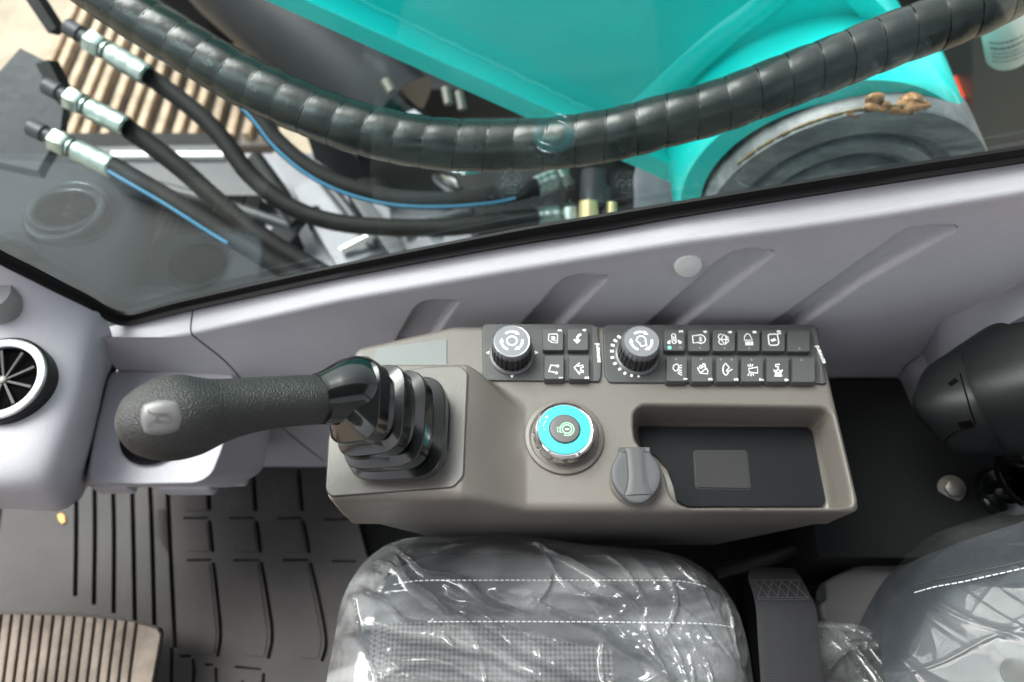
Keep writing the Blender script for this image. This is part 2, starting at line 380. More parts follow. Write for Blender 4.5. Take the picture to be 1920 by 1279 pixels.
# ---- floor, right-hand trim wall
tag(put('floor', [(-1.1, -0.6, FLOOR - 0.012), (1.0, -0.6, FLOOR - 0.012), (1.0, 0.38, FLOOR - 0.012), (-1.1, 0.38, FLOOR - 0.012), (-1.1, -0.6, FLOOR - 0.03), (1.0, -0.6, FLOOR - 0.03), (1.0, 0.38, FLOOR - 0.03), (-1.1, 0.38, FLOOR - 0.03)],
    [(0, 1, 2, 3), (4, 5, 6, 7), (0, 1, 5, 4), (1, 2, 6, 5), (2, 3, 7, 6), (3, 0, 4, 7)], M_BLACKF), kind='structure')

sealP = [(-90, 440), (0, 492), (60, 522), (120, 553), (165, 575), (198, 597), (236, 608), (300, 594), (360, 580), (640, 519), (945, 462), (1130, 432), (1280, 404), (1600, 352), (1920, 302), (2100, 274)]
bandP = [(195, 658), (222, 652), (356, 628), (640, 565), (945, 512), (1280, 457), (1480, 431), (1640, 408), (1920, 363), (2100, 335)]
wall = thing('side_wall_trim', 'lavender grey moulded trim wall under the window, with slanted grooves behind the console', 'wall panel', (0.1, Y_WB, FLOOR))
grv = [[(735, 650), (775, 580), (790, 566), (812, 561), (856, 563), (858, 570), (826, 618), (805, 650)],
       [(940, 650), (1043, 535), (1062, 520), (1085, 514), (1134, 516), (1138, 524), (1060, 606), (1020, 650)],
       [(1165, 650), (1352, 484), (1378, 471), (1405, 466), (1446, 468), (1452, 476), (1300, 595), (1232, 650)],
       [(1385, 650), (1680, 442), (1706, 428), (1735, 421), (1790, 422), (1795, 430), (1620, 530), (1445, 650)]]
def wall_y(x, z):
    zt_ = lerpl(bp_, x); y = Y_WB + (Y_WT - Y_WB) * smooth(zt_ - .14, zt_, z)
    px, py = proj((x, y, z))
    if py < 650:
        for g in grv:
            if g[0][0] - 10 < px < g[4][0] + 20 and py > g[3][1] - 8:
                d = sdpoly(g, px, py)
                if d > 0: 
                    right = (px - g[0][0]) > 0
                    y += 0.0095 * smooth(0, 5.5, d)
    return y
xs = []
x = -0.42
while x < 0.75: xs.append(x); x += 0.0022
colsP = []
sp = [(aty(a, b, Y_SEAL).x, aty(a, b, Y_SEAL).z) for a, b in sealP[6:]]
bp_ = [(aty(a, b, Y_WT).x, aty(a, b, Y_WT).z) for a, b in bandP]
for x in xs:
    zb, zt = lerpl(sp, x), lerpl(bp_, x)
    c = []
    for k in range(7):
        t = k / 6; c.append((x, Y_SEAL + 0.002 + (Y_WT + 0.004 - Y_SEAL - 0.002) * t, zb + (zt + 0.003 - zb) * t - 0.0005))
    c.append((x, Y_WT + 0.0015, zt + 0.0015)); c.append((x, Y_WT + 0.0004, zt - 0.001))
    zs = [zt - 0.003 - 0.0026 * k for k in range(1, int((zt + 0.09) / 0.0026))]
    nn = 92
    zlow = -0.07
    for k in range(nn):
        z = zt - 0.003 + (zlow - zt + 0.003) * (k / (nn - 1)); c.append((x, wall_y(x, z), z))
    for z in (-0.1, -0.14, -0.2, -0.3, FLOOR): c.append((x, wall_y(x, z), z))
    colsP.append(c)
gridmesh('trim_panel', colsP, M_WALL, wall, 50)
gap = []
for px, py in [(362, 580), (358, 612), (360, 626), (372, 637), (430, 685), (490, 760), (545, 815), (610, 868)]:
    y = Y_WT + 0.002 if py > 628 else Y_SEAL - (py - 580) / 48 * (Y_SEAL - Y_WT)
    if py > 630: y = Y_WB + 0.017 * smooth(760, 632, py) 
    gap.append(aty(px, py, y + 0.0002))
tp_ = bpy.data.objects['trim_panel']; SP = crom([(362, 581), (358, 612), (360, 626), (372, 637), (430, 685), (490, 760), (545, 815), (607, 864)], 6)
gap = [h_[0] for h_ in (hit([tp_], a, b) for a, b in SP) if h_[1] > 0]
tube('panel_seam', gap, 0.0009, M_LINE, wall, 8)
# round blanking plug on the trim wall
pc = aty(1290, 496, wall_y(aty(1290, 496, 0.36).x, aty(1290, 496, 0.36).z))
lathe('screw_plug', [(0.0118, -0.002), (0.0118, 0.002), (0.0105, 0.0038), (0.006, 0.0048), (0, 0.005)], pc, mat('plug_plastic', (0.55, 0.55, 0.54), 0.45), wall, 40, axis=(0, -1, 0.35))

# ---- rubber seal round the window
win = thing('side_window', 'large side window pane in a black rubber seal, reflecting the switches below', 'window', tuple(aty(900, 470, Y_GLASS)))
up = [(-90, 424), (0, 476), (60, 506), (120, 537), (165, 560), (205, 583), (245, 592), (300, 578), (360, 563), (640, 501), (945, 440), (1130, 408), (1280, 383), (1600, 330), (1920, 281), (2100, 252)]
A = crom([tuple(aty(a, b, Y_SEAL - 0.001)) for a, b in sealP], 6); B = crom([tuple(aty(a, b, Y_SEAL + 0.001)) for a, b in up], 6)
rows = []
for a, b in zip(A, B):
    a = Vector(a); b = Vector(b); t = (b - a)
    rows.append([a - t * 0.15 + Vector((0, 0.006, 0)), a - t * 0.1, a + t * 0.08 + Vector((0, -0.003, 0)), a + t * 0.3 + Vector((0, -0.0035, 0)), a + t * 0.42 + Vector((0, 0.0, 0)), a + t * 0.5, b + Vector((0, 0.001, 0)), b + Vector((0, 0.004, 0))])
gridmesh('rubber_seal', rows, M_RUBBER, win, 60)
box('glass_pane', (0.0, Y_GLASS + 0.0025, 0.22), (1.8, 0.005, 1.0), M_GLASS, win)

# ---- dashboard at the left
dash = thing('dashboard', 'pale lavender moulded dashboard at the left, with round air vent', 'dashboard', (-0.42, 0.2, FLOOR))
def T(px, py, z): return atz(px, py, z)
c0 = [aty(-300, 330, .381), aty(-120, 424, .381), aty(0, 492, .381), aty(80, 532, .381), aty(135, 560, .381), aty(172, 577, .381), aty(200, 596, .381), aty(215, 640, .372), aty(220, 690, .362)]
c1 = [T(-300, 420, .03), T(-120, 510, .006), T(0, 545, .0), T(80, 575, -.018), T(135, 595, -.036), T(175, 608, -.052), T(202, 625, -.075), T(210, 670, -.12), T(212, 720, -.2)]
c2 = [T(-300, 600, -.01), T(-120, 610, -.022), T(0, 620, -.026), T(80, 635, -.032), T(132, 655, -.042), T(172, 674, -.056), T(195, 695, -.09), T(196, 730, -.15), T(196, 770, -.24)]
c3 = [T(-300, 750, -.028), T(-120, 760, -.030), T(0, 770, -.034), T(70, 775, -.038), T(115, 780, -.044), T(154, 786, -.060), T(176, 800, -.100), T(178, 820, -.16), T(180, 850, -.25)]
c4 = [T(-300, 880, -.036), T(-120, 880, -.038), T(0, 880, -.042), T(60, 880, -.048), T(100, 880, -.056), T(132, 880, -.076), T(153, 884, -.115), T(158, 890, -.17), T(165, 910, -.26)]
c5 = [T(-300, 935, -.046), T(-120, 935, -.05), T(0, 930, -.058), T(50, 932, -.066), T(90, 936, -.076), T(119, 938, -.096), T(141, 930, -.13), T(148, 925, -.18), T(155, 930, -.26)]
c6 = [T(-300, 975, -.12), T(-120, 970, -.13), T(0, 952, -.135), T(50, 956, -.14), T(88, 960, -.145), T(112, 960, -.15), T(134, 950, -.16), T(142, 940, -.2), T(150, 936, -.27)]
c7 = [T(-300, 975, -.25), T(-120, 968, -.25), T(0, 950, -.25), T(50, 950, -.25), T(88, 952, -.25), T(112, 950, -.25), T(130, 940, -.25), T(140, 930, -.27), T(150, 925, -.3)]
gridmesh('dash_shell', bspline([c0, c0, c1, c2, c3, c4, c5, c6, c6, c7], 90, 90), M_WALL, dash, 60)
# vent
M_VOID = mat('vent_void', (0.002, 0.002, 0.002), 0.9, spec=0.05)
_h = hit([bpy.data.objects['dash_shell']], 13, 717); vc = _h[0] + Vector((0, 0, .003)); vn = Vector((0.05, -0.10, 1)).normalized()
vent = lathe('vent', [(.0405, -.012), (.0405, .0045), (.0392, .0058), (.0385, .005)], vc, M_BLACK, dash, 64, vn)
lathe('metal_ring', [(.0385, .003), (.0385, .0062), (.0376, .0078), (.0355, .0086), (.0325, .0083), (.0308, .007), (.030, .002), (.030, -.004)], vc, M_ALU, vent, 64, vn)
lathe('vent_bowl', [(.0305, .004), (.0296, .0045), (.0285, .003), (.028, .0002), (0, .0)], vc, M_VOID, vent, 64, vn)
q = Vector((0, 0, 1)).rotation_difference(vn)
for k in range(9):
    a = 2 * math.pi * k / 9 + 0.35
    prism('vent_blade', [vc + q @ Vector((r * math.cos(a + o), r * math.sin(a + o), +.0045 - 0.003 * (1 - r / .03))) for r, o in ((.003, -.30), (.028, -.045 + .1), (.028, .045 + .1), (.003, .30))], q @ Vector((0, 0, .0012)), mat('vent_blade_grey', (0.018, 0.018, 0.018), 0.45, spec=0.3), vent)
lathe('vent_hub', [(.0035, .000), (.0035, .004), (.002, .005), (0, .005)], vc, M_STEEL, vent, 20, vn)
# knob at the left border
kc = T(-4, 560, -0.006)
lathe('dash_knob', [(.021, -.01), (.021, .002), (.0195, .004), (.018, .010), (.017, .0115), (0, .012)], kc, mat('dash_knob_grey', (0.2, 0.2, 0.195), 0.4), dash, 40, (0.05, -.05, 1))
# under-dash bolster and cup holder
cup = thing('cup_holder', 'pale lavender moulded box with round cup well, under the joystick head', 'cup holder', tuple(T(320, 860, FLOOR)))
def loops(name, L, m, parent, top=True, sharp=60):
    n = len(L[0]); V = [Vector(p) for l in L for p in l]; F = []
    for i in range(len(L) - 1):
        for k in range(n):
            a = i * n + k; b = i * n + (k + 1) % n; F.append((a, b, b + n, a + n))
    F.append(tuple(range(n)))
    if top: F.append(tuple((len(L) - 1) * n + k for k in range(n)))
    return wnorm(put(name, V, F, m, parent, sharp))
cpo = [(163, 902), (176, 820), (206, 696), (300, 696), (440, 700), (438, 760), (418, 840), (398, 890), (372, 906), (260, 908)]
cpb = [(150, 912), (178, 820), (214, 700), (300, 690), (520, 700), (512, 780), (500, 850), (492, 884), (440, 914), (300, 914)]
def lp(P, z, sc=1.0):
    P3 = [atz(a, b, z) for a, b in P]; c = sum(P3, Vector()) / len(P3); return rounded([c + (p - c) * sc for p in P3], 0.010, 4)
def mixl(A_, B_, t): return [(a[0] + (b[0] - a[0]) * t, a[1] + (b[1] - a[1]) * t) for a, b in zip(A_, B_)]
loops('holder_box', [lp(cpb, -.30, .97), lp(cpb, -.215), lp(cpb, -.20, .995), lp(mixl(cpb, cpo, .55), -.175), lp(mixl(cpb, cpo, .85), -.148), lp(mixl(cpb, cpo, .96), -.139), lp(cpo, -.135), lp(cpo, -.134, .98), lp(cpo, -.134, .95)], M_WALL, cup)
for a, b, c_, d in ((186, 262, 900, 926), (312, 412, 900, 928), (428, 470, 890, 912)):
    prism('box_foot', rounded([atz(a, c_, -.215), atz(b, c_, -.215), atz(b - 6, d, -.215), atz(a - 4, d, -.215)], .006), (0, 0, .02), M_WALL, cup, .006)
cw = T(290, 814, -.132)
lathe('well_rim', [(.032, -.001), (.0335, .002), (.031, .004), (.0285, .002), (.027, -.0005)], cw, M_RUBBER, cup, 48)
lathe('well_floor', [(.0275, 0.0), (.0275, .0012), (0, .0012)], cw, M_BLACKF, cup, 48)
ctr = T(180, 720, -.1)

# ---- floor mat with raised pads
fm = thing('floor_mat', 'dark ribbed rubber floor mat below the dashboard, with long grooves and raised pads', 'floor mat', tuple(atz(300, 1100, FLOOR)))
slab_px = [(24, 850), (20, 940), (4, 1060), (-22, 1180), (-60, 1400), (700, 1400), (705, 1100), (640, 850)]
mbase = prism('mat_base', [atz(a, b, FLOOR - .012) for a, b in slab_px], (0, 0, .016), M_MAT, fm, .001, 1)
ZM = FLOOR + .004
GR = []
def groove(P, w=7.0):
    P = crom(P, 3) if len(P) > 2 else P
    I = Ink(); L_ = []; R_ = []; P = [Vector((p[0], p[1], 0)) for p in P]
    for i in range(len(P)):
        t = (P[min(i + 1, len(P) - 1)] - P[max(i - 1, 0)]).normalized(); q = Vector((-t.y, t.x, 0)) * w / 2; L_.append(P[i] + q); R_.append(P[i] - q)
    GR.append([atz(p.x, p.y, ZM) for p in L_ + R_[::-1]])
for P in ([(143, 880), (143, 1000), (141, 1118)], [(177, 880), (178, 1000), (176, 1134)], [(211, 880), (214, 1000), (213, 1150)], [(247, 880), (250, 1000), (253, 1170)], [(280, 880), (285, 1000), (290, 1190)], [(313, 880), (318, 1000), (323, 1100), (328, 1215)]): groove(P, 9)
def ell(P): 
    pass
for P in ([(391, 890), (393, 957)], [(475, 880), (480, 958)], [(560, 880), (567, 958)], [(645, 880), (655, 950)],
          [(393, 975), (396, 1000), (399, 1035)], [(481, 975), (485, 1000), (489, 1036)], [(568, 975), (574, 1000), (580, 1037)],
          [(400, 1054), (408, 1120), (414, 1190), (408, 1231)], [(490, 1054), (502, 1120), (511, 1190), (503, 1235)], [(582, 1054), (598, 1120), (612, 1200), (604, 1240)],
          [(322, 1215), (321, 1300)], [(362, 1236), (364, 1262), (360, 1300)], [(404, 1252), (406, 1300)], [(494, 1262), (492, 1300)], [(455, 1276), (452, 1300)]): groove(P, 7)
for P in ([(344, 971), (390, 971)], [(430, 971), (478, 971)], [(520, 971), (565, 971)], [(608, 973), (660, 973)], [(350, 1050), (397, 1050)], [(438, 1050), (487, 1050)], [(530, 1050), (579, 1050)], [(622, 1052), (668, 1052)],
          [(336, 1230), (358, 1230)], [(384, 1246), (400, 1246)], [(440, 1250), (490, 1255)]): groove(P, 4.5)
V, F = [], []
for P in GR:
    k = len(V); n_ = len(P); V += [p + Vector((0, 0, .002)) for p in P] + [p - Vector((0, 0, .0095)) for p in P]
    F.append(tuple(k + i for i in range(n_))); F.append(tuple(k + n_ + i for i in reversed(range(n_))))
    for i in range(n_): F.append((k + i, k + (i + 1) % n_, k + n_ + (i + 1) % n_, k + n_ + i))
GCUT = (V, F)
leaf = prism('autumn_leaf_scrap', [atz(a, b, FLOOR + .0045) for a, b in ((108, 966), (116, 962), (123, 968), (124, 980), (117, 983), (111, 976))], (0, 0, .002), mat('orange_scrap', (0.62, 0.33, 0.10), 0.7), None, .0008)
leaf.name = 'scrap_of_debris'; tag(leaf, 'tiny orange scrap lying on the floor mat under the dashboard', 'debris')

# ---- foot pedal
ped = thing('foot_pedal', 'dusty tan ribbed rubber foot pedal in the bottom left corner', 'pedal', tuple(atz(120, 1260, -.34)))
zp = -.31
pout = [(-260, 1135), (0, 1150), (150, 1152), (250, 1164), (308, 1178), (304, 1215), (290, 1300), (280, 1420), (-280, 1420)]
prism('pedal_plate', rounded([atz(a, b, zp - .012) for a, b in pout], .006), (0, 0, .012), M_PEDALG, ped, .002)
def ptop(px): return lerpl([(-260, 1140), (0, 1152), (150, 1156), (250, 1166), (305, 1182)], px)
k = 0; pxx = 292.0
while pxx > -170:
    w = 14.5
    if pxx > 285: l, r_ = 262, 303
    else: l, r_ = pxx - w, pxx
    lean = -34 - (292 - pxx) * 0.02
    P = [(l, ptop(l)), (r_, ptop(r_)), (r_ + lean * .35, 1260), (r_ + lean * .85, 1420), (l + lean * .85, 1420), (l + lean * .35, 1260)]
    if pxx > 285: P = [(l, ptop(l)), (r_ - 6, ptop(r_) - 1), (r_ + 1, 1190), (300, 1215), (288, 1280), (280, 1420), (l + lean * .85, 1420), (l + lean * .35, 1260)]
    prism('tread_rib', [atz(a, b, zp) for a, b in P], (0, 0, .0045), M_PEDAL, ped, .0018, 2)
    pxx = l - 5.2 if pxx > 285 else pxx - 19.4
    if pxx < 262 and k == 0: k = 1

# ---- side console
XL, XR = atz(610, 930, .03).x, atz(1617, 955, 0).x
YN, YF = atz(1300, 957, 0).y, atz(1200, 609, 0).y
con = thing('side_console', 'taupe plastic control console beside the seat, with recessed tray and raised joystick pod', 'console', (0.05, (YN + YF) / 2, -.19))
PX = [(atz(870, 800, .03).x), (atz(985, 800, 0).x)]
yp = atz(850, 684, .03).y
xfc, xfl = atz(850, 607, .0).x, atz(688, 646, .0).x
yfl = atz(688, 646, .0).y
def far_y(x):
    if x > xfc: return YF
    return YF + (yfl - YF) * (xfc - x) / (xfc - xfl)
def ztop(x, y):
    a = 1 - (x - PX[0]) / (PX[1] - PX[0]); a = max(0.0, min(1.0, a)); aa = a * a * (3 - 2 * a) * .5 + a * .5
    e = yp - (1 - aa) * .030
    return .030 * aa * smooth(e + .012, e - .001, y)
RE = .0065
def nodes1(a, b, n, r, m_):
    inn = [a + r * (1 - math.cos(math.pi / 2 * k / m_)) for k in range(m_)]
    mid = [a + r + (b - a - 2 * r) * k / n for k in range(n + 1)]
    return inn + mid + [a + b - v for v in reversed(inn)]
xs = nodes1(XL, XR, 230, RE, 6)
YNf = lambda x: YN + .004 * 0
rows = []
def clampcorner(x, yn, yf, rc):
    d = min(x - XL, XR - x)
    if d < rc: k = rc - math.sqrt(max(0, rc * rc - (rc - d) ** 2)); return yn + k, yf - k
    return yn, yf
for x in xs:
    yn, yf = clampcorner(x, YN, far_y(x), .007)
    ys = nodes1(yn, yf, 110, RE, 6)
    r = []
    for y in ys:
        dx = min(x - XL, XR - x); dy = min(y - yn, yf - y); d = min(max(dx, 0), max(dy, 0))
        if dx < RE and dy < RE: d = RE - min(RE, math.hypot(RE - dx, RE - dy))
        zr = 0 if d >= RE else RE - math.sqrt(max(0, RE * RE - (RE - d) ** 2))
        r.append((x, y, ztop(x, y) - zr))
    # skirts
    below = lambda p, z, o: (p[0] + (0.006 if x - XL < .002 else 0) * o * 1.6, p[1] + (.005 * o if p[1] < .2 else -.003 * o), z)
    n0, n1 = r[0], r[-1]
    pre = [below(n0, z, o) for z, o in ((-.056, 1.0), (-.045, .85), (-.02, .3))]
    post = [below(n1, z, o) for z, o in ((-.02, .3), (-.056, 1.0))]
    rows.append(pre + r + post)
left = [(XL + .012, p[1], min(p[2], -.056)) for p in rows[0]]; right = [(XR - .004, p[1], min(p[2], -.056)) for p in rows[-1]]
left_m = [(XL + .004, p[1], min(p[2], -.02)) for p in rows[0]]
rows = [left, left_m] + rows + [right]
body = gridmesh('console_body', rows, M_CONS, con, 40)
# close the underside, then cut the tray out of it
bm = bmesh.new(); bm.from_mesh(body.data)
be = [e for e in bm.edges if len(e.link_faces) == 1]; bmesh.ops.holes_fill(bm, edges=be, sides=0); bmesh.ops.recalc_face_normals(bm, faces=bm.faces); bm.to_mesh(body.data); bm.free()
tray_px = [(1190, 772), (1205, 760), (1545, 764), (1560, 776), (1578, 850), (1594, 920), (1596, 946), (1585, 951), (1400, 951), (1290, 951), (1272, 945), (1259, 930), (1254, 912), (1249, 891), (1238, 869), (1222, 852), (1202, 838), (1192, 824), (1189, 800)]
tp = [atz(a, b, 0) for a, b in tray_px]
tp = [Vector(p) for p in crom([tuple(v) for v in tp[:1]] + [tuple(v) for v in tp[1:]] + [tuple(tp[0])], 1)][:-1]
tp = rounded(tp, .004, 3)
def offs(P, d):
    n = len(P); out = []; sgn = 1 if area2(P) > 0 else -1
    for i in range(n):
        t = (P[(i + 1) % n] - P[i - 1]); t.z = 0; t.normalize(); nn = Vector((t.y, -t.x, 0)) * sgn
        out.append(P[i] + nn * d)
    return out
TD = -.038
def at(P, z): return [Vector((p.x, p.y, z)) for p in P]
Ls = [at(offs(tp, -.0035), TD - .001), at(offs(tp, -.0022), TD + .0004), at(offs(tp, -.001), TD + .006), at(tp, -.005), at(offs(tp, .0006), -.002), at(offs(tp, .0016), -.0006), at(offs(tp, .003), .0002), at(offs(tp, .005), .0008), at(offs(tp, .005), .01)]
cutter = loops('cutter', Ls, M_CONS, None, True)
def cut(o, c, self_=False):
    md = o.modifiers.new('b', 'BOOLEAN'); md.operation = 'DIFFERENCE'; md.object = c; md.solver = 'EXACT'; md.use_self = self_
    bpy.context.view_layer.update()
    me = bpy.data.meshes.new_from_object(o.evaluated_get(bpy.context.evaluated_depsgraph_get()))
    o.modifiers.clear(); o.data = me; o.data.name = o.name
    for p in me.polygons: p.use_smooth = True
    me.set_sharp_from_angle(angle=R(40)); bpy.data.objects.remove(c)
cut(body, cutter)
cut(mbase, put('cutter', GCUT[0], GCUT[1], M_MAT), True); wnorm(mbase)
for P in ([(345, 977), (388, 977), (394, 1034), (350, 1034)], [(432, 977), (476, 977), (483, 1035), (438, 1035)], [(522, 977), (563, 977), (574, 1036), (530, 1036)],
          [(352, 1056), (394, 1056), (407, 1190), (402, 1228), (372, 1226)], [(440, 1056), (484, 1056), (503, 1190), (497, 1232), (462, 1230)], [(532, 1056), (576, 1056), (604, 1195), (598, 1236), (560, 1234)],
          [(342, 912), (387, 912), (389, 958), (345, 958)], [(424, 905), (472, 905), (476, 958), (429, 958)], [(512, 890), (556, 890), (562, 958), (518, 958)]):
    prism('raised_pad', rounded([atz(a, b, ZM - .001) for a, b in P], .004, 3), (0, 0, .0022), M_MAT, fm, .001, 2)
# lower housing
lo_t = [(XL + .020, YN + .008), (XR - .006, YN + .008), (XR - .006, YF - .02), (XL + .03, YF - .02)]
prism('lower_housing', [Vector((x, y, -.17)) for x, y in ((XL + .10, YN + .018), (atz(1360, 1052, -.15).x, YN + .018), (XR - .10, YF - .02), (XL + .1, YF - .03))], (0, 0, 0.001), M_CONS2, con)
hs = [[Vector((x, y, -.0555)) for x, y in lo_t], [Vector((x, y, -.062)) for x, y in lo_t], [Vector((XL + .09, YN + .016, -.17)), Vector((atz(1345, 1056, -.17).x, YN + .016, -.17)), Vector((XR - .12, YF - .03, -.17)), Vector((XL + .09, YF - .03, -.17))]]
bpy.data.objects.remove(bpy.data.objects['lower_housing']); loops('lower_housing', hs, M_CONS2, con, True, 30)
# joystick plate and its seam
plo = [atz(a, b, .0305) for a, b in ((612, 918), (622, 930), (850, 913), (868, 893), (876, 700), (862, 688), (800, 690), (660, 712), (640, 760), (618, 820))]
prism('joystick_plate_seam', rounded([p + (p - sum(plo, Vector()) / len(plo)).normalized() * .0008 - Vector((0, 0, .002)) for p in plo], .003), (0, 0, .0022), M_LINE, con)
prism('joystick_plate', rounded([p - Vector((0, 0, .001)) for p in plo], .003), (0, 0, .0019), M_PLATE, con, .0005, 2)
stk = [atz(a, b, .0003) for a, b in ((704, 654), (838, 636), (838, 700), (700, 700))]
prism('blank_sticker', stk, (0, 0, .0006), M_STICK, con, .0002, 1)
fl = T(1058, 820, 0)
lathe('switch_flange', [(.0325, -.003), (.0325, .001), (.0318, .0025), (.0290, .0032), (.0280, .0026), (.0275, .0012), (.026, .0012), (.0, .0012)], fl, M_CONS, con, 72)
# tray liner
tin = [Vector((p.x, p.y, TD + .0002)) for p in offs(tp, -.0068)]; tin = [p for p in tin if sdpoly([(q.x, q.y) for q in tp], p.x, p.y) > .0064]
k_ = []
for p in tin:
    if not k_ or (p - k_[-1]).length > .0012: k_.append(p)
if (k_[0] - k_[-1]).length < .0012: k_.pop()
tin = rounded(offs([atz(a, b, TD + .0002 + 0 * a) for a, b in [(1199, 802), (1515, 803), (1522, 812), (1547, 940), (1540, 950), (1288, 950), (1268, 940), (1262, 912), (1250, 880), (1232, 858), (1208, 842), (1200, 830)]], 0.0), .002, 3)
mt = prism('tray_liner', tin, (0, 0, .0016), M_TMAT, con, 0)
mt.modifiers.clear(); bm = bmesh.new(); bm.from_mesh(mt.data); bmesh.ops.triangulate(bm, faces=bm.faces, ngon_method='EAR_CLIP'); bm.to_mesh(mt.data); bm.free()
for p in mt.data.polygons: p.use_smooth = False
prism('liner_patch', rounded([atz(a, b, TD + .0015) for a, b in ((1301, 847), (1398, 847), (1406, 917), (1305, 915))], .003), (0, 0, .0016), mat('liner_patch_grey', (0.03, 0.03, 0.03), 0.45, spec=0.2, bump=.3, bscale=900), mt, .0004, 2)
prism('patch_gap', rounded([atz(a, b, TD + .0012) for a, b in ((1299, 845), (1400, 845), (1408, 919), (1303, 917))], .0035), (0, 0, .0008), M_LINE, mt)

# ---- switch panels
def swpanel(P, label, s, btns, text, tsize, tw):
    c = sum((atz(a, b, 0) for a, b in P), Vector()) / len(P)
    t = thing('switch_panel', label, 'switch panel', (c.x, c.y, 0), 'switch panels set in the console')
    prism('panel_seam', rounded([p + (p - c).normalized() * .0007 for p in [atz(a, b, -.002) for a, b in P]], .002), (0, 0, .0024), M_LINE, t)
    prism('panel_base', rounded([atz(a, b, -.001) for a, b in P], .002), (0, 0, .0032), M_PANEL, t, .0008, 2)
    for i, (a, b, c_, d) in enumerate(btns):
        q4 = [s(a, b, .0075), s(c_, b, .0075), s(c_, d, .0075), s(a, d, .0075)]
        cc = sum(q4, Vector()) / 4
        base = [Vector((cc.x + (p.x - cc.x) * 1.07, cc.y + (p.y - cc.y) * 1.07, .0015)) for p in q4]
        top = [Vector((p.x, p.y, .0066)) for p in q4]
        Lb = [rounded(base, .0018, 3), rounded(top, .0018, 3), rounded([Vector((cc.x + (p.x - cc.x) * .975, cc.y + (p.y - cc.y) * .975, .0074)) for p in q4], .0016, 3), rounded([Vector((cc.x + (p.x - cc.x) * .93, cc.y + (p.y - cc.y) * .93, .0075)) for p in q4], .0015, 3)]
        b_ = loops('button', Lb, M_BTN, t, True, 30); t['n'] = i; yield_btn.append(b_)
    return t
BT = .00755
def ink(parent, s, lines=(), dots=(), polys=(), w=9, m=M_WHITE, z=BT, nm='icon'):
    I = Ink(); k = 1 / 5.486 * .00044
    for L_ in lines:
        closed = L_[0] == 'c'; pts = L_[1:] if isinstance(L_[0], str) else L_
        I.line([s(a, b, z) for a, b in pts], w * k, closed)
    for a, b, r in dots: I.dot(s(a, b, z), r * k)
    for P in polys: I.poly([s(a, b, z) for a, b in P])
    return I.make(nm, m, parent)
P1 = [(905, 616), (911, 611), (1108, 611), (1119, 617), (1127, 690), (1125, 708), (1120, 718), (907, 716)]
P2 = [(1131, 620), (1137, 612), (1519, 612), (1530, 618), (1547, 722), (1142, 720), (1134, 706)]
yield_btn = []
b1 = [(705, 150, 912, 366), (958, 148, 1168, 366), (717, 420, 916, 664), (972, 420, 1178, 664)]
pan1 = swpanel(P1, 'small dark switch panel with four buttons, beside the joystick boot', s4, b1, 0, 0, 0)
B1 = yield_btn; yield_btn = []
b2 = [(140, 155, 352, 372), (388, 155, 608, 376), (641, 158, 868, 376), (896, 158, 1122, 376), (1148, 158, 1382, 376), (1408, 162, 1640, 380),
      (165, 430, 375, 686), (422, 430, 636, 690), (678, 432, 900, 690), (934, 434, 1156, 690), (1195, 436, 1420, 692), (1460, 436, 1692, 694)]
pan2 = swpanel(P2, 'long dark switch panel with twelve buttons in two rows, behind the start switch', s5, b2, 0, 0, 0)
B2 = yield_btn
ZP = .0024
for P in ([(117, 392), (160, 370), (162, 416)], [(657, 390), (614, 368), (612, 414)], [(384, 653), (358, 608), (412, 606)]): ink(pan1, s4, polys=[P], z=ZP, nm='arrow_mark')
I = Ink()
for i, (a, b) in enumerate([(1485, 230), (1447, 268), (1420, 316), (1412, 377), (1416, 442), (1443, 504), (1492, 561), (1545, 603), (1614, 627), (1685, 632)]):
    c = s4(a, b, ZP); kc2 = s4(1697, 400, ZP); r_ = (c - kc2); r_.z = 0; r_.normalize(); t_ = Vector((-r_.y, r_.x, 0)); h = (3.5 - i * .13) * .0005; w_ = (2.4 - i * .05) * .0005
    I = Ink(); I.poly([c + r_ * h + t_ * w_, c - r_ * h + t_ * w_, c - r_ * h - t_ * w_, c + r_ * h - t_ * w_]); I.make('dial_dot', M_WHITE, pan2)
# icons
ink(B1[0], s4, [('c', (762, 203), (845, 199), (853, 213), (850, 292), (790, 284), (759, 262)), ((782, 232), (826, 228)), ((800, 258), (835, 268)), ((805, 235), (790, 262))], [(818, 238, 14)])
ink(B1[1], s4, [((1094, 203), (1070, 214), (1058, 232), (1054, 262))], polys=[[(1014, 256), (1092, 260), (1055, 300)]], w=26)
ink(B1[2], s4, [((855, 528), (784, 519), (763, 588), (795, 586), (838, 600))], [(853, 529, 16), (840, 600, 16)], w=12)
ink(B1[3], s4, [((1080, 497), (1024, 543), (1081, 616)), ((1056, 530), (1114, 521), (1118, 542), (1090, 548), (1090, 572), (1118, 576), (1118, 594), (1066, 594))], w=11)
ink(B2[0], s5, [('c', (215, 205), (235, 197), (253, 204), (262, 288), (243, 299), (224, 292)), ((236, 225), (242, 275))], [(187, 288, 17), (302, 285, 18), (196, 270, 9), (285, 268, 9)])
ink(B2[0], s5, dots=[(194, 340, 18)], m=M_LED, nm='indicator_led')
ink(B2[0], s5, dots=[(305, 340, 13)], m=M_DIM, nm='indicator_led')
ink(B2[1], s5, [('c', (430, 218), (478, 214), (520, 206), (552, 226), (564, 256), (552, 284), (520, 298), (482, 286), (438, 294)), ((512, 228), (514, 280))], w=10)
ink(B2[1], s5, [((512, 232), (514, 276))], w=30, nm='icon_fill', m=mat('white_half', (0.6, 0.6, 0.6), .5))
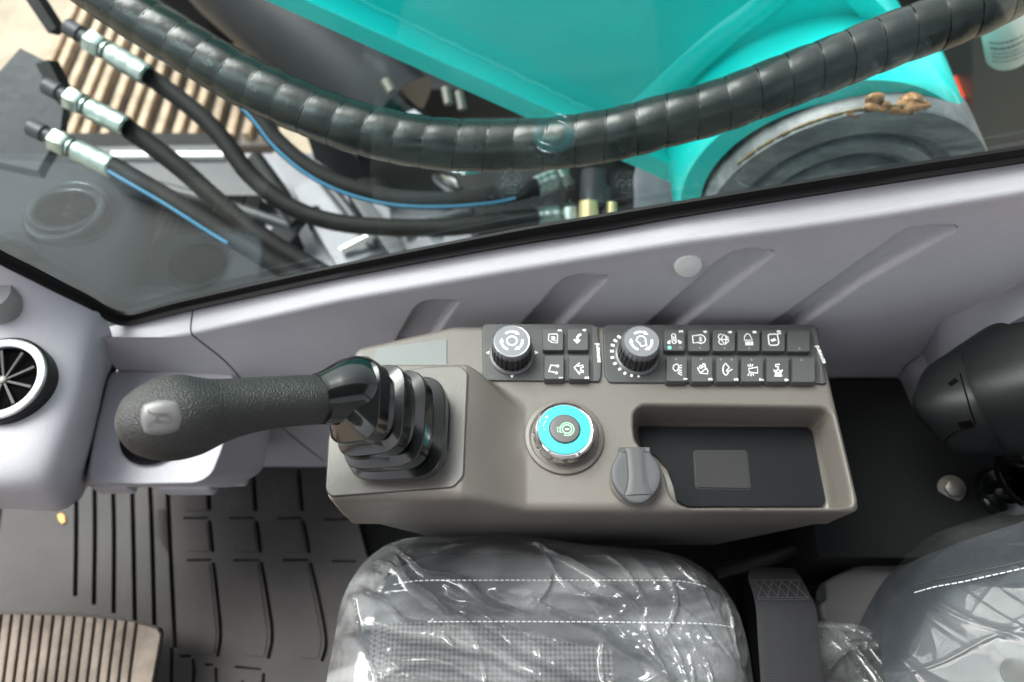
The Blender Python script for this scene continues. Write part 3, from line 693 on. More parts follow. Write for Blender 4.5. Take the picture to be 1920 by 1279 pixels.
ink(B2[2], s5, [((728, 200), (702, 207), (695, 236), (712, 254), (698, 280), (716, 304), (742, 308)), ('c', (745, 206), (800, 236), (788, 254), (804, 272), (762, 310), (724, 256)), ((702, 256), (804, 257)), ((776, 215), (770, 300))])
ink(B2[3], s5, [('c', (962, 264), (966, 222), (990, 196), (1018, 206), (1046, 262))] + [((978 + 14 * k, 276), (980 + 14 * k, 316)) for k in range(6)])
ink(B2[4], s5, [('c', (1208, 212), (1222, 202), (1290, 201), (1304, 210), (1318, 290), (1304, 314), (1232, 316), (1218, 304)), ((1232, 262), (1292, 264))], w=11)
ink(B2[4], s5, [((1238, 264), (1286, 260))], [(1270, 250, 10), (1255, 272, 10)], w=20, nm='icon_fill')
ink(B2[6], s5, [('c', (266, 508), (236, 524), (230, 556), (252, 582), (278, 572), (288, 540), (284, 516)), ((296, 526), (322, 520)), ((294, 546), (322, 548)), ((288, 566), (320, 576)), ((282, 584), (322, 600)), ((276, 600), (320, 624))])
ink(B2[7], s5, [((480, 545), (510, 602), (584, 610), (588, 578), (560, 540)), ('c', (512, 522), (530, 530), (528, 550), (508, 552), (500, 536)), ('c', (538, 505), (558, 508), (562, 530), (545, 538), (532, 524)), ((512, 600), (566, 556))], w=10)
ink(B2[8], s5, [('c', (770, 499), (748, 530), (742, 575), (752, 606), (772, 626), (800, 600), (778, 578), (808, 545)), ((790, 590), (840, 562))], w=10)
ink(B2[9], s5, [('c', (1008, 556), (1098, 540), (1100, 602), (1014, 592)), ((998, 515), (1014, 536)), ((1024, 508), (1028, 534)), ((1050, 512), (1042, 534)), ((1012, 606), (1000, 628)), ((1032, 606), (1032, 634)), ((1050, 606), (1060, 628))], w=10)
ink(B2[10], s5, [((1328, 512), (1286, 514), (1284, 534), (1314, 538), (1312, 556)), ('c', (1262, 566), (1290, 582), (1310, 560), (1330, 582), (1356, 568), (1334, 604), (1352, 632), (1274, 632), (1290, 604)), ((1280, 580), (1340, 630)), ((1340, 580), (1280, 628))], w=12)
for i, (a, b) in ((1, (507, 342)), (2, (762, 345)), (3, (1015, 347)), (5, (1530, 350)), (6, (262, 460)), (7, (518, 458)), (8, (722, 462)), (8, (833, 464)), (9, (1036, 464)), (11, (1552, 468))):
    ink(B2[i], s5, dots=[(a, b, 12)], m=M_DIM, nm='indicator_led')
for (pr, s, a, b, t_) in [(B1[0], s4, 877, 163, '3'), (B1[1], s4, 1130, 161, '4'), (B1[2], s4, 890, 649, '1'), (B1[3], s4, 1155, 649, '2')] + \
    [(B2[0], s5, 312, 173, '2'), (B2[1], s5, 562, 178, '4'), (B2[2], s5, 817, 180, '6'), (B2[3], s5, 1070, 180, '8'), (B2[4], s5, 1322, 185, '10'), (B2[6], s5, 360, 662, '1'), (B2[7], s5, 617, 665, '3'), (B2[8], s5, 882, 667, '5'), (B2[9], s5, 1143, 670, '7'), (B2[10], s5, 1400, 672, '9')]:
    text_on('number', t_, s(a, b, BT + .0001), .0044, R(90), M_WHITE, pr, bold=.0002)
c = s4(1267, 398, ZP + .0002); text_on('lettering', 'sunward', c, .0058, R(90), M_WHITE, pan1, bold=.0001, width=.0185)
c = s5(1742, 415, ZP + .0002); text_on('lettering', 'sunward', c, .0056, R(99), M_WHITE, pan2, bold=.0001, width=.0172)
prism('end_cap', [s4(a, b, .0015) for a, b in ((1205, 130), (1262, 130), (1300, 560), (1295, 640), (1275, 690), (1226, 690), (1222, 500))], (0, 0, .0016), M_BTN, pan1, .0006, 2)
prism('end_cap', [s5(a, b, .0015) for a, b in ((1640, 145), (1700, 145), (1788, 715), (1742, 715), (1735, 560))], (0, 0, .0016), M_BTN, pan2, .0006, 2)
for o in bpy.data.objects:
    if o.name.startswith('lettering'): 
        for v in o.data.vertices: v.co.z += .0009

# ---- rotary knobs
def knob(px, py, label, kind):
    tc = atz(px, py, .0265); base = Vector((tc.x, tc.y, .0022))
    t = thing('rotary_knob', label, 'knob', tuple(base), 'rotary knobs on the switch panels')
    lathe('knob_skirt', [(.0198, 0), (.0198, .0014), (.0188, .0026), (.0172, .003)], base, M_RIM, t, 72)
    rib = lambda k, r, h: r - (.0011 if (k % 6) in (0, 1) else 0)
    lathe('grip_body', [(.0172, .0022), (.0176, .004), (.0170, .016), (.0165, .0185)], base, M_KNOB, t, 144, rib=rib, sharp=30)
    rib2 = lambda k, r, h: r - (.0005 if (k % 6) in (0, 1) else 0)
    lathe('metal_collar', [(.0166, .0182), (.0165, .0215), (.0155, .0232), (.0150, .0236)], base, M_RIM, t, 144, rib=rib2, sharp=30)
    cap = lathe('knob_cap', [(.0150, .0228), (.0149, .0241), (.0144, .0246), (0, .0247)], base, M_CAP, t, 64)
    lathe('cap_ring', [(.0151, .0236), (.0151, .0243), (.01465, .0248), (.0143, .0247)], base, M_ALU if kind == 0 else M_RIM, t, 64)
    I = Ink(); C = base + Vector((0, 0, .02475))
    pol = lambda r, a: C + Vector((r * math.cos(R(a)), r * math.sin(R(a)), 0))
    for a0 in (128, 8, -112):
        n = 8; span = -62
        I.line([pol(.0088, a0 + span * k / n) for k in range(n + 1)], .0019)
        e = a0 + span; I.poly([pol(.0108, e + 2), pol(.0068, e + 2), pol(.0088, e - 23)])
    if kind == 0: I.line([pol(.0042, 15 * k) for k in range(24)], .0012, True)
    else: I.line([C + Vector((x, y, 0)) for x, y in ((-.003, .0035), (-.0008, .0048), (.002, .0045), (.0038, .002), (.0034, -.0006), (.0042, -.0038), (-.0006, -.0052), (-.0016, -.0022), (-.0042, .0004))], .0011, True)
    I.make('rotation_icon', M_WHITE, cap)
knob(959.8, 639.6, 'left rotary knob with plain circle in its arrows, on the small switch panel', 0)
knob(1202.4, 640, 'right rotary knob with engine outline in its arrows, on the long switch panel', 1)

# ---- start switch
tc = T(1059, 804, .018)
st = thing('start_switch', 'round chrome start switch with glowing turquoise ring and dark push button', 'start switch', (tc.x, tc.y, .0014))
b0 = Vector((tc.x, tc.y, .0014))
rb = lambda k, r, h: r - (.0010 if (k % 8) in (0, 1) and .003 < h < .012 else 0)
lathe('chrome_bezel', [(.0245, -.001), (.0250, .001), (.0252, .004), (.0250, .007), (.0243, .0105), (.0245, .0118), (.0243, .0138), (.0232, .0156), (.0222, .0163), (.0212, .0160), (.0205, .0150)], b0, M_CHROME, st, 96, rib=rb, sharp=50)
ring = lathe('turquoise_ring', [(.0208, .0148), (.0204, .0157), (.0125, .0158), (.0120, .0145)], b0, M_TURQ, st, 96)
lathe('button_gap', [(.0128, .0135), (.0126, .0160), (.0121, .0160), (.0118, .014)], b0, M_LINE, st, 64)
pb = lathe('push_button', [(.0121, .014), (.0120, .0164), (.0114, .0173), (.0085, .0176), (0, .0172)], b0, M_START, st, 64)
z6 = lambda a, b: s6(a, b, .0014 + .01745)
I = Ink(); cc = z6(483, 376)
I.line([cc + Vector((.0067 * .82 * math.cos(R(a)), .0067 * .82 * math.sin(R(a)), 0)) for a in range(198, 198 - 325, -15)] , .0005)
I.line([cc + Vector((.0037 * math.cos(R(a)), .0037 * math.sin(R(a)), 0)) for a in range(0, 360, 20)], .0007, True)
I.line([z6(462, 378), z6(506, 377)], .0012)
I.line([z6(425, 352), z6(412, 352), z6(408, 360), z6(378, 360), z6(382, 405), z6(412, 403), z6(414, 412), z6(428, 412)], .0005)
I.make('engine_start_icon', M_GICON, pb)
I = Ink(); zr = lambda a, b: s6(a, b, .0014 + .0160)
I.line([zr(262 + 12 * math.cos(a * .785), 245 + 12 * math.sin(a * .785)) for a in range(8)], .0006, True); I.line([zr(255, 285), zr(232, 315), zr(226, 348)], .0006); I.line([zr(228, 372), zr(250, 385)], .0006); I.line([zr(233, 372), zr(235, 385)], .0006)
I.make('ring_marks', mat('pale_print', (0.6, 0.85, 0.85), .5), ring)
I = Ink(); I.dot(z6(342, 378) - Vector((0, 0, .0001)), .0007); I.make('button_mark', M_WHITE, pb)

# ---- socket cap flap
lp6 = [(1050, 568), (1385, 566), (1392, 610), (1412, 655), (1455, 705), (1490, 765), (1513, 840), (1512, 920), (1490, 1000), (1440, 1080), (1370, 1150), (1300, 1185), (1220, 1186), (1150, 1160), (1090, 1105), (1020, 1030), (975, 940), (960, 850), (972, 770), (1005, 705), (1035, 655), (1046, 610)]
fp = [s6(a, b, .012) for a, b in lp6]; cc = sum(fp, Vector()) / len(fp)
lid = thing('socket_cap', 'grey rubber flap cap over the round power socket, beside the tray', 'socket cap', (cc.x, cc.y, 0))
lathe('socket_ring', [(.0205, -.001), (.0205, .004), (.0195, .006), (0, .006)], cc + Vector((0, -.002, -.012)), M_CONS, lid, 48)
Lf = []
for z, o in ((.0055, -.0005), (.0105, .0), (.0118, -.0006), (.0124, -.0016), (.0128, -.005)):
    Lf.append([Vector((p.x, p.y, z)) for p in offs(fp, o)])
loops('flap', Lf, M_LID, lid, True, 45)
rs = []
Lr = [(1108, 585), (1128, 650), (1140, 760), (1148, 860), (1142, 950), (1125, 1030), (1102, 1095)]; Rr = [(1325, 585), (1333, 650), (1338, 760), (1346, 850), (1362, 950), (1388, 1030), (1412, 1085)]
for a, b in zip(crom(Lr, 4), crom(Rr, 4)):
    r = []
    for k in range(9):
        t = k / 8; p = s6(a[0] + (b[0] - a[0]) * t, a[1] + (b[1] - a[1]) * t, .0129); e = min(t, 1 - t) * 2
        r.append((p.x, p.y, .0124 + .0014 * min(1, e * 2.5)))
    rs.append(r)
gridmesh('raised_strip', rs, M_LID, lid, 60, solid=(0, 0, -.002))
for Q in (Lr, Rr): tube('strip_edge', [tuple(s6(a, b, .0128)) for a, b in crom(Q, 3)], .00025, M_LINE, lid, 6)

# ---- joystick
jb = atz(738, 806, .031)
joy = thing('joystick', 'black joystick leaning left over its glossy bellows, with horn button on the head', 'joystick', tuple(jb))
def seclp(c, u, v, a, b, n=40, pw=2.6, rot=0):
    P = []
    for k in range(n):
        t = 2 * math.pi * k / n; cs, sn = math.cos(t), math.sin(t)
        P.append(Vector(c) + Vector(u) * a * math.copysign(abs(cs) ** (2 / pw), cs) + Vector(v) * b * math.copysign(abs(sn) ** (2 / pw), sn))
    return P
# bellows: from the plate up to the neck
axis_top = (atd(600, 747, .505) - atd(668, 745, .520)).normalized()
TI = [((663, 754), 66, 71, .094, .62), ((694, 769), 74, 81, .079, .46), ((720, 785), 82, 89, .064, .32), ((744, 800), 90, 96, .048, .18)]
LB = []
bcen = atz(748, 805, .031)
prev_in = None
def fr_(tl):
    nrm = Vector((0, 0, 1)).lerp(axis_top, tl).normalized(); u = Vector((1, 0, 0)); u = (u - nrm * u.dot(nrm)).normalized(); return nrm, u, nrm.cross(u)
nrm, u, v = fr_(.1)
LB.append(seclp(atz(748, 806, .0315), (1, 0, 0), (0, 1, 0), .0400, .0410, 64, 3.4)); LB.append(seclp(atz(747, 805, .036), (1, 0, 0), (0, 1, 0), .0395, .0405, 64, 3.4))
below_c, below_tl = atz(757, 812, .033), .1
for k, ((cx_, cy_), hw, hh, z_, tl) in enumerate(reversed(TI)):
    nrm, u, v = fr_(tl); c = atz(cx_, cy_, z_); D_ = (c - Vector((0, 0, CZ))).dot(Vector((0, ST, -CT))); A_ = hw * D_ / FPX * 1.02; B_ = hh * D_ / FPX * 1.06
    wb = c.lerp(below_c, .50); n2_, u2, v2 = fr_(tl * .5 + below_tl * .5)
    LB.append(seclp(wb - n2_ * .0010, u2, v2, A_ * .84, B_ * .84, 64, 3.2))      # tuck under the tier
    LB.append(seclp(wb - n2_ * .0006, u2, v2, A_ * .985, B_ * .985, 64, 3.2))
    LB.append(seclp(wb, u2, v2, A_, B_, 64, 4.0))
    LB.append(seclp(c - nrm * .0009, u, v, A_, B_, 64, 4.0))
    LB.append(seclp(c, u, v, A_ * .985, B_ * .985, 64, 4.0))
    nx = .80 if k < 3 else .50
    top_c = (c + nrm * .0030) if k < 3 else c + nrm * .010
    LB.append(seclp(top_c, u, v, A_ * nx, B_ * nx, 64, 3.0 if k < 3 else 2.2))
    below_c, below_tl = c, tl
loops('bellows', LB, M_GLOSS, joy, True, 32)
a0, b0_ = .0405, .0415
# neck: glossy cone over the bellows
spn = [(710, 734, .530, 18), (708, 734, .529, 40), (701, 734, .527, 55), (688, 734, .524, 64), (668, 735, .520, 67), (648, 738, .515, 63), (628, 742, .511, 56), (608, 746, .507, 49.5), (596, 748, .504, 47)]
def limb(name, S, m, parent, n=40, pw=2.2, cap=True, flat=1.0, tilt=None):
    C = [atd(a, b, d) for a, b, d, r in S]; LL = []
    for i, (a, b, d, r) in enumerate(S):
        t = (C[min(i + 1, len(C) - 1)] - C[max(i - 1, 0)]).normalized()
        if tilt: t = tilt(i, t)
        v = Vector((0, ST * .2 + .3, 1)); v = (v - t * v.dot(t)).normalized(); u = t.cross(v)
        rr = r * d / FPX; LL.append(seclp(C[i], u, v, rr, rr * flat, n, pw))
    return loops(name, LL, m, parent, cap, 45), C
limb('neck', spn, M_GLOSS, joy)
grip = [(600, 749, .505, 45), (580, 750, .500, 45.5), (540, 752, .492, 46.5), (500, 756, .484, 48), (460, 761, .476, 51), (430, 766, .470, 55), (405, 771, .465, 60), (385, 775, .461, 66), (362, 779, .457, 73), (335, 782, .453, 77), (308, 786, .450, 76), (285, 790, .448, 71), (262, 794, .447, 61), (246, 797, .447, 49), (235, 799, .447, 34), (229, 800, .447, 16)]
gs = crom(grip, 3)
g, _ = limb('grip', [tuple(v) for v in gs], M_GRIP, joy, 56, 2.25)
tube('grip_collar', [atd(602, 748, .5055), atd(597, 748, .504)], [.0176, .0176], M_RUBBER, joy, 48)
# horn button: on the head, facing up to the eye
grip_o = bpy.data.objects['grip']
def patch_on(name, m, hw, hh, lift, dep, par):
    rows = []
    for i in range(15):
        r = []
        for j in range(15):
            u, v = -1 + 2 * i / 14, -1 + 2 * j / 14
            X = u * math.sqrt(1 - v * v * .34); Y_ = v * math.sqrt(1 - u * u * .34)
            px, py = 302 + hw * X + 2.5 * Y_, 783 + hh * Y_ - 3.5 * X
            h_ = hit([grip_o], px, py); n_ = h_[2] if h_[2].z > 0 else -h_[2]
            e = max(abs(u), abs(v)); r.append(h_[0] + n_ * (lift - (dep if e > .99 else 0) - (.0002 if e > .85 else 0)))
        rows.append(r)
    return gridmesh(name, rows, m, par, 60)
patch_on('horn_button_gap', M_LINE, 43.5, 37.5, .0001, .0003, joy)
hb = patch_on('horn_button', M_HORN, 39.5, 33.5, .0008, .0008, joy)
_h = hit([grip_o], 302, 783); hc = _h[0]; hn = _h[2] if _h[2].z > 0 else -_h[2]; hn = (hn + Vector((0, 0, .3))).normalized()
hu = (Vector((1, .04, 0)) - hn * hn.dot(Vector((1, .04, 0)))).normalized(); hv = hn.cross(hu)
def H(x, y, z=0): return hc + hu * x + hv * y + hn * (z + .0007)
I = Ink()
for P in ([(-.007, .005), (-.0065, .003), (-.004, .0022), (.0035, .0022), (.0042, .003)], [(-.007, -.006), (-.0065, -.0035), (-.004, -.002), (.0005, -.002)]): I.line([H(x, y, .0005) for x, y in P], .00032, n=hn)
I.line([H(.0015 + .0042 * math.cos(a), -.0005 + .0019 * math.sin(a), .0005) for a in [k * .45 for k in range(14)]], .00032, True, n=hn)
I.make('horn_icon', mat('engraved_line', (0.03, 0.03, 0.03), .5), hb)
# ---- seat, film, belt
seat = thing('driver_seat', 'dark grey stitched seat under clear film, at the bottom and right', 'seat', (0.1, 0.0, FLOOR))
SX0, SX1, SY0, SY1, SZ = -.137, .197, -.22, .163, -.088
def seat_h(x, y, infl=0.0):
    x0, x1, y1 = SX0 - infl, SX1 + infl, SY1 + infl; rc = .075
    dx = min(x - x0, x1 - x); dy = y1 - y
    if dx < rc and dy < rc: d = rc - math.hypot(rc - dx, rc - dy)
    else: d = min(dx, dy)
    rr = .045
    z = SZ + infl - (0 if d > rr else (rr - math.sqrt(max(0, rr * rr - (rr - max(d, 0)) ** 2))))
    for ys in (lambda x: .137 - .5 * max(0, abs(x - .03) - .11) ** 1.4, lambda x: .1035 - .06 * x * x):
        z -= .0018 * math.exp(-((y - ys(x)) / .0022) ** 2) 
    z += .004 * math.exp(-((y - .12) / .014) ** 2)
    return z, d
rows = []
nx, ny = 150, 120
for i in range(nx + 1):
    r = []
    for j in range(ny + 1):
        # square mapped inside the rounded outline
        u = i / nx; v = j / ny; x = SX0 + (SX1 - SX0) * (u - .012 * math.sin(2 * math.pi * u)); y = SY0 + (SY1 - SY0) * math.sin(v * math.pi / 2)
        z, d = seat_h(x, y)
        if d < 0:
            cxx = SX0 + .075 if x < 0.03 else SX1 - .075; cyy = SY1 - .075
            q_ = Vector((x - cxx, y - cyy, 0)); q_.normalize(); x, y = cxx + q_.x * .075, cyy + q_.y * .075; z = SZ - .05
        r.append((x, y, z))
    rows.append(r)
cush = gridmesh('seat_cushion', rows, M_LEATHER, seat, 60)
# side walls of the cushion
edge = [Vector((SX0, SY0, 0)), Vector((SX0, SY1, 0)), Vector((SX1, SY1, 0)), Vector((SX1, SY0, 0))]
er = rounded(edge, .088, 12)
loops('cushion_side', [[Vector((p.x, p.y, -.30)) for p in offs(er, -.012)], [Vector((p.x, p.y, -.20)) for p in offs(er, -.004)], [Vector((p.x, p.y, SZ - .043)) for p in er]], M_LEATHER, seat, False)
# woven insert
rows = []
for i in range(40):
    r = []
    for j in range(30):
        x = -.118 + .20 * i / 39; y = -.20 + (.098 - .2 * max(0, x + .03) + .2) * j / 29
        r.append((x, y, seat_h(x, y)[0] + .0006 + .001 * math.sin(math.pi * i / 39)))
    rows.append(r)
gridmesh('woven_insert', rows, M_SEATMESH, seat, 60)
V, F = [], []
def stitch_line(P, gapl=.0046, ln=.0030, lift=.0009, w=.0005, hf=None):
    P = [Vector(p) for p in P]; acc = 0; 
    for a, b in zip(P, P[1:]):
        L_ = (b - a).length; t = (b - a).normalized()
        while acc < L_:
            c = a + t * acc; e = c + t * ln
            if hf: c.z = hf(c.x, c.y) + lift; e.z = hf(e.x, e.y) + lift
            vv, ff = sweep([c, c.lerp(e, .5) + Vector((0, 0, .0004)), e], w, 5); k = len(V); V.extend(vv); F.extend([tuple(q_ + k for q_ in f) for f in ff]); acc += gapl
        acc -= L_
hf = lambda x, y: seat_h(x, y)[0]
stitch_line([(x, .132 - .5 * max(0, abs(x - .03) - .11) ** 1.4, 0) for x in [SX0 + .035 + .27 * k / 40 for k in range(41)]], hf=hf)
stitch_line([(x, .0985 - .06 * x * x, 0) for x in [-.07 + .255 * k / 30 for k in range(31)]], hf=hf)
tag(put('stitching', V, F, M_STITCH, seat), kind='stuff')

# backrest at the right
def row(*a): return [atz(x, y, z) for x, y, z in a]
B0 = row((1640, 1190, -.10), (1690, 1110, -.085), (1745, 1040, -.07), (1810, 1010, -.06), (1900, 985, -.045), (2050, 930, -.02))
B1_ = row((1650, 1210, -.085), (1700, 1130, -.07), (1755, 1065, -.055), (1830, 1035, -.04), (1930, 1010, -.025), (2090, 960, 0))
B2_ = row((1655, 1250, -.075), (1705, 1160, -.055), (1765, 1105, -.038), (1850, 1075, -.022), (1960, 1050, -.005), (2120, 1010, .02))
B3_ = row((1665, 1320, -.07), (1720, 1230, -.05), (1790, 1160, -.03), (1890, 1130, -.01), (2000, 1110, .01), (2160, 1080, .035))
B4_ = row((1690, 1480, -.07), (1760, 1400, -.045), (1850, 1330, -.02), (1950, 1290, .0), (2060, 1270, .02), (2220, 1250, .045))
Bm = [p - Vector((0, -.004, .10)) for p in B0]
BS = bspline([Bm, B0, B0, B1_, B2_, B3_, B4_], 60, 60)
gridmesh('backrest', BS, M_LEATHER, seat, 60, solid=(.05, .0, -.06))
V, F = [], []
def on_back(px, py):
    r0 = ray(px, py); best = None
    for i in range(0, 60):
        for j in range(0, 60):
            p = BS[i][j]; q_ = proj(p); d = (q_[0] - px) ** 2 + (q_[1] - py) ** 2
            if best is None or d < best[0]: best = (d, p[2])
    return atz(px, py, best[1] + .002)
st_px = [(1715, 1111), (1755, 1100), (1800, 1092), (1850, 1081), (1900, 1070), (1950, 1058), (2000, 1046)]
stitch_line([on_back(a, b) for a, b in crom(st_px, 2)], gapl=.0049, ln=.0036, lift=0)
tag(put('backrest_stitching', V, F, M_STITCH, seat), kind='stuff')
tube('backrest_seam', [on_back(a, b - 14) - Vector((0, 0, .0016)) for a, b in crom(st_px, 2)], .0008, M_LINE, seat, 6)
lathe('recliner_hole', [(.010, 0), (.0095, .0015), (0, .0016)], on_back(1905, 1262), M_BLACKF, seat, 24, (-.3, -.2, 1))
prism('hinge_cover', [p for p in rounded([atz(a, b, -.16) for a, b in ((1530, 1168), (1528, 1100), (1560, 1082), (1610, 1060), (1690, 1044), (1760, 1050), (1740, 1150), (1620, 1200))], .01, 5)], (0, 0, .012), M_HINGE, seat, .004, 3)
prism('cover_clip', rounded([atz(a, b, -.146) for a, b in ((1528, 1110), (1546, 1095), (1549, 1125), (1532, 1130))], .002), (0, 0, .0015), M_BLACK, seat, .0005)

# film over the seat
film = thing('plastic_seat_cover', 'crumpled clear plastic film wrapped over the dark seat', 'plastic cover', (0.1, 0.0, -.2))
def fold(x, y, ang, freq, off, pw=3.0):
    u = x * math.cos(ang) + y * math.sin(ang); w = -x * math.sin(ang) + y * math.cos(ang)
    n_ = noise.noise(Vector((u * freq * .22 + off, w * freq, off * 1.7)) ); return (1 - abs(n_) * 2) ** pw if abs(n_) < .5 else 0
def wr(x, y, s=0.0):
    sx = x + .012 * noise.noise(Vector((x * 18, y * 18, 3 + s))); sy = y + .012 * noise.noise(Vector((x * 18, y * 18, 7 + s)))
    h = .0040 * fold(sx, sy, R(-36), 13, 1.3 + s, 18) + .0032 * fold(sx, sy, R(-66), 22, 4.1 + s, 18) + .0022 * fold(sx, sy, R(12), 24, 9.7 + s, 14)
    msk = smooth(.0, .35, noise.noise(Vector((x * 15, y * 15, 31))) + (.35 if x > .12 else 0))
    h += .0016 * fold(sx, sy, R(-60), 60, 13.0 + s, 6) * msk + .0008 * fold(sx, sy, R(60), 90, 17 + s, 5) * msk
    h += .0016 * noise.noise(Vector((sx * 16, sy * 16, s)))
    return h
CR = [([(728, 1016), (795, 1068), (862, 1085), (912, 1125), (983, 1149)], .008, .0028), ([(889, 1004), (795, 1031), (741, 1043)], .007, .003), ([(976, 998), (1063, 1045), (1130, 1090), (1198, 1145)], .009, .0032),
      ([(741, 1041), (775, 1092), (828, 1135), (882, 1172), (929, 1202), (996, 1246), (1080, 1276), (1160, 1310)], .010, .0034), ([(637, 1182), (711, 1189), (795, 1212), (896, 1229), (996, 1279), (1060, 1320)], .009, .003),
      ([(1040, 1051), (1030, 1102), (1000, 1139)], .006, .002), ([(996, 1128), (1110, 1179), (1199, 1232), (1290, 1300)], .009, .004), ([(656, 1090), (720, 1130), (770, 1165), (850, 1180)], .006, .0024), ([(1300, 1050), (1320, 1110), (1345, 1160)], .005, .002),
      ([(1240, 1060), (1262, 1130), (1250, 1200)], .005, .002), ([(1350, 1080), (1372, 1140), (1390, 1230)], .005, .0018), ([(700, 1279), (760, 1250), (850, 1262), (930, 1300)], .006, .0025), ([(1120, 1020), (1180, 1075), (1225, 1150)], .005, .002)]
random.seed(12)
for k in range(26):
    a0_, b0q = (random.uniform(1120, 1400), random.uniform(1040, 1260)) if k % 2 else (random.uniform(640, 1150), random.uniform(1080, 1279)); an = R(random.uniform(20, 85) if k % 2 else random.uniform(10, 50)); L_q = random.uniform(25, 90)
    CR.append(([(a0_, b0q), (a0_ + L_q * .5 * math.cos(an) + random.uniform(-5, 5), b0q + L_q * .5 * math.sin(an)), (a0_ + L_q * math.cos(an), b0q + L_q * math.sin(an))], random.uniform(.002, .0045), random.uniform(.0012, .0022)))
SEG = []
for P, h_, w_ in CR:
    Q = [atz(p[0], p[1], SZ + .006) for p in crom(P, 3)]
    for i in range(len(Q) - 1):
        e0, e1_ = .35 + .65 * min(1, i / 3), .35 + .65 * min(1, (len(Q) - 2 - i) / 3); SEG.append((Q[i].x, Q[i].y, Q[i + 1].x, Q[i + 1].y, 1.35 * h_ * min(e0, e1_), .72 * w_))
SEG = np.array(SEG)
def crease(x, y):
    x = x + .0035 * noise.noise(Vector((x * 40, y * 40, 1))); y = y + .0035 * noise.noise(Vector((x * 40, y * 40, 8)))
    ex, ey = SEG[:, 2] - SEG[:, 0], SEG[:, 3] - SEG[:, 1]; t = np.clip(((x - SEG[:, 0]) * ex + (y - SEG[:, 1]) * ey) / (ex * ex + ey * ey), 0, 1)
    d = np.hypot(x - SEG[:, 0] - t * ex, y - SEG[:, 1] - t * ey) / SEG[:, 5]
    return float(np.max(SEG[:, 4] * (.55 * np.exp(-d * d * 1.6) + .45 * np.exp(-d * .8))))
FX0, FX1, FY1 = -.162, .205, .186
rows = []; dd = []; nx, ny = 330, 330
for i in range(nx + 1):
    r = []; dr_ = []
    for j in range(ny + 1):
        x = FX0 + (FX1 - FX0) * i / nx; y = -.14 + (FY1 + .14) * j / ny
        infl = .016 * smooth(.10, -.02, x) + .0035
        x0, x1, y1 = SX0 - infl, SX1 + .006, SY1 + infl * .95; rc = .082
        dx = min(x - x0, x1 - x); dy = y1 - y
        d = rc - math.hypot(rc - dx, rc - dy) if (dx < rc and dy < rc) else min(dx, dy)
        wob = .006 * noise.noise(Vector((x * 14, y * 14, 2.2)))
        d += wob
        rr = .045; base = SZ + .005 - (0 if d > rr else (rr - math.sqrt(max(0, rr * rr - (rr - max(d, 0)) ** 2)))) + .004 * math.exp(-((y - .12) / .014) ** 2)
        if d < 0: base -= min(.05, -d * 8)
        h = wr(x, y) + crease(x, y)
        r.append((x, y, base + h * (.35 + .65 * smooth(0, .02, d)))); dr_.append(d)
    rows.append(r); dd.append(dr_)
V = [p for r in rows for p in r]; nc = ny + 1; F = []
for i in range(nx):
    for j in range(ny):
        if min(dd[i][j], dd[i + 1][j], dd[i][j + 1], dd[i + 1][j + 1]) > -.0045: a = i * nc + j; F.append((a, a + 1, a + nc + 1, a + nc))
used = sorted({q_ for f in F for q_ in f}); ix = {q_: k for k, q_ in enumerate(used)}
put('cushion_film', [V[q_] for q_ in used], [tuple(ix[q_] for q_ in f) for f in F], M_FILM, film, 70)
# film over the backrest
rows = []
C0 = row((1596, 1176, -.125), (1650, 1100, -.10), (1726, 1008, -.06), (1790, 986, -.045), (1920, 948, -.02), (2060, 900, 0))
C1 = row((1605, 1200, -.10), (1665, 1125, -.075), (1735, 1045, -.045), (1815, 1020, -.03), (1935, 985, -.008), (2100, 950, .012))
C2 = row((1640, 1255, -.065), (1690, 1165, -.045), (1755, 1105, -.028), (1850, 1070, -.012), (1965, 1045, .006), (2125, 1010, .03))
C3 = row((1655, 1330, -.055), (1710, 1240, -.038), (1790, 1165, -.02), (1890, 1130, .0), (2005, 1110, .02), (2165, 1080, .045))
C4 = row((1680, 1490, -.055), (1760, 1410, -.035), (1850, 1335, -.01), (1950, 1295, .01), (2065, 1270, .03), (2225, 1250, .055))
FS = bspline([C0, C1, C2, C3, C4], 200, 200)
for i in range(200):
    for j in range(200):
        x, y, z = FS[i][j]
        FS[i][j][2] += .42 * wr(x * .8, y * .8, 5.0) * smooth(0, 20, i)
gridmesh('backrest_film', FS, M_FILM2, film, 70)
# loose film between cushion and backrest
LL = bspline([row((1535, 1165, -.13), (1600, 1172, -.12), (1640, 1180, -.12)), row((1520, 1200, -.10), (1590, 1215, -.10), (1660, 1240, -.105)), row((1520, 1260, -.09), (1590, 1290, -.10), (1680, 1300, -.09)), row((1520, 1350, -.09), (1600, 1380, -.10), (1700, 1380, -.09))], 90, 90)
for i in range(90):
    for j in range(90): LL[i][j][2] += 1.3 * wr(LL[i][j][0], LL[i][j][1], 9.0)
gridmesh('loose_film', LL, M_FILM, film, 70)

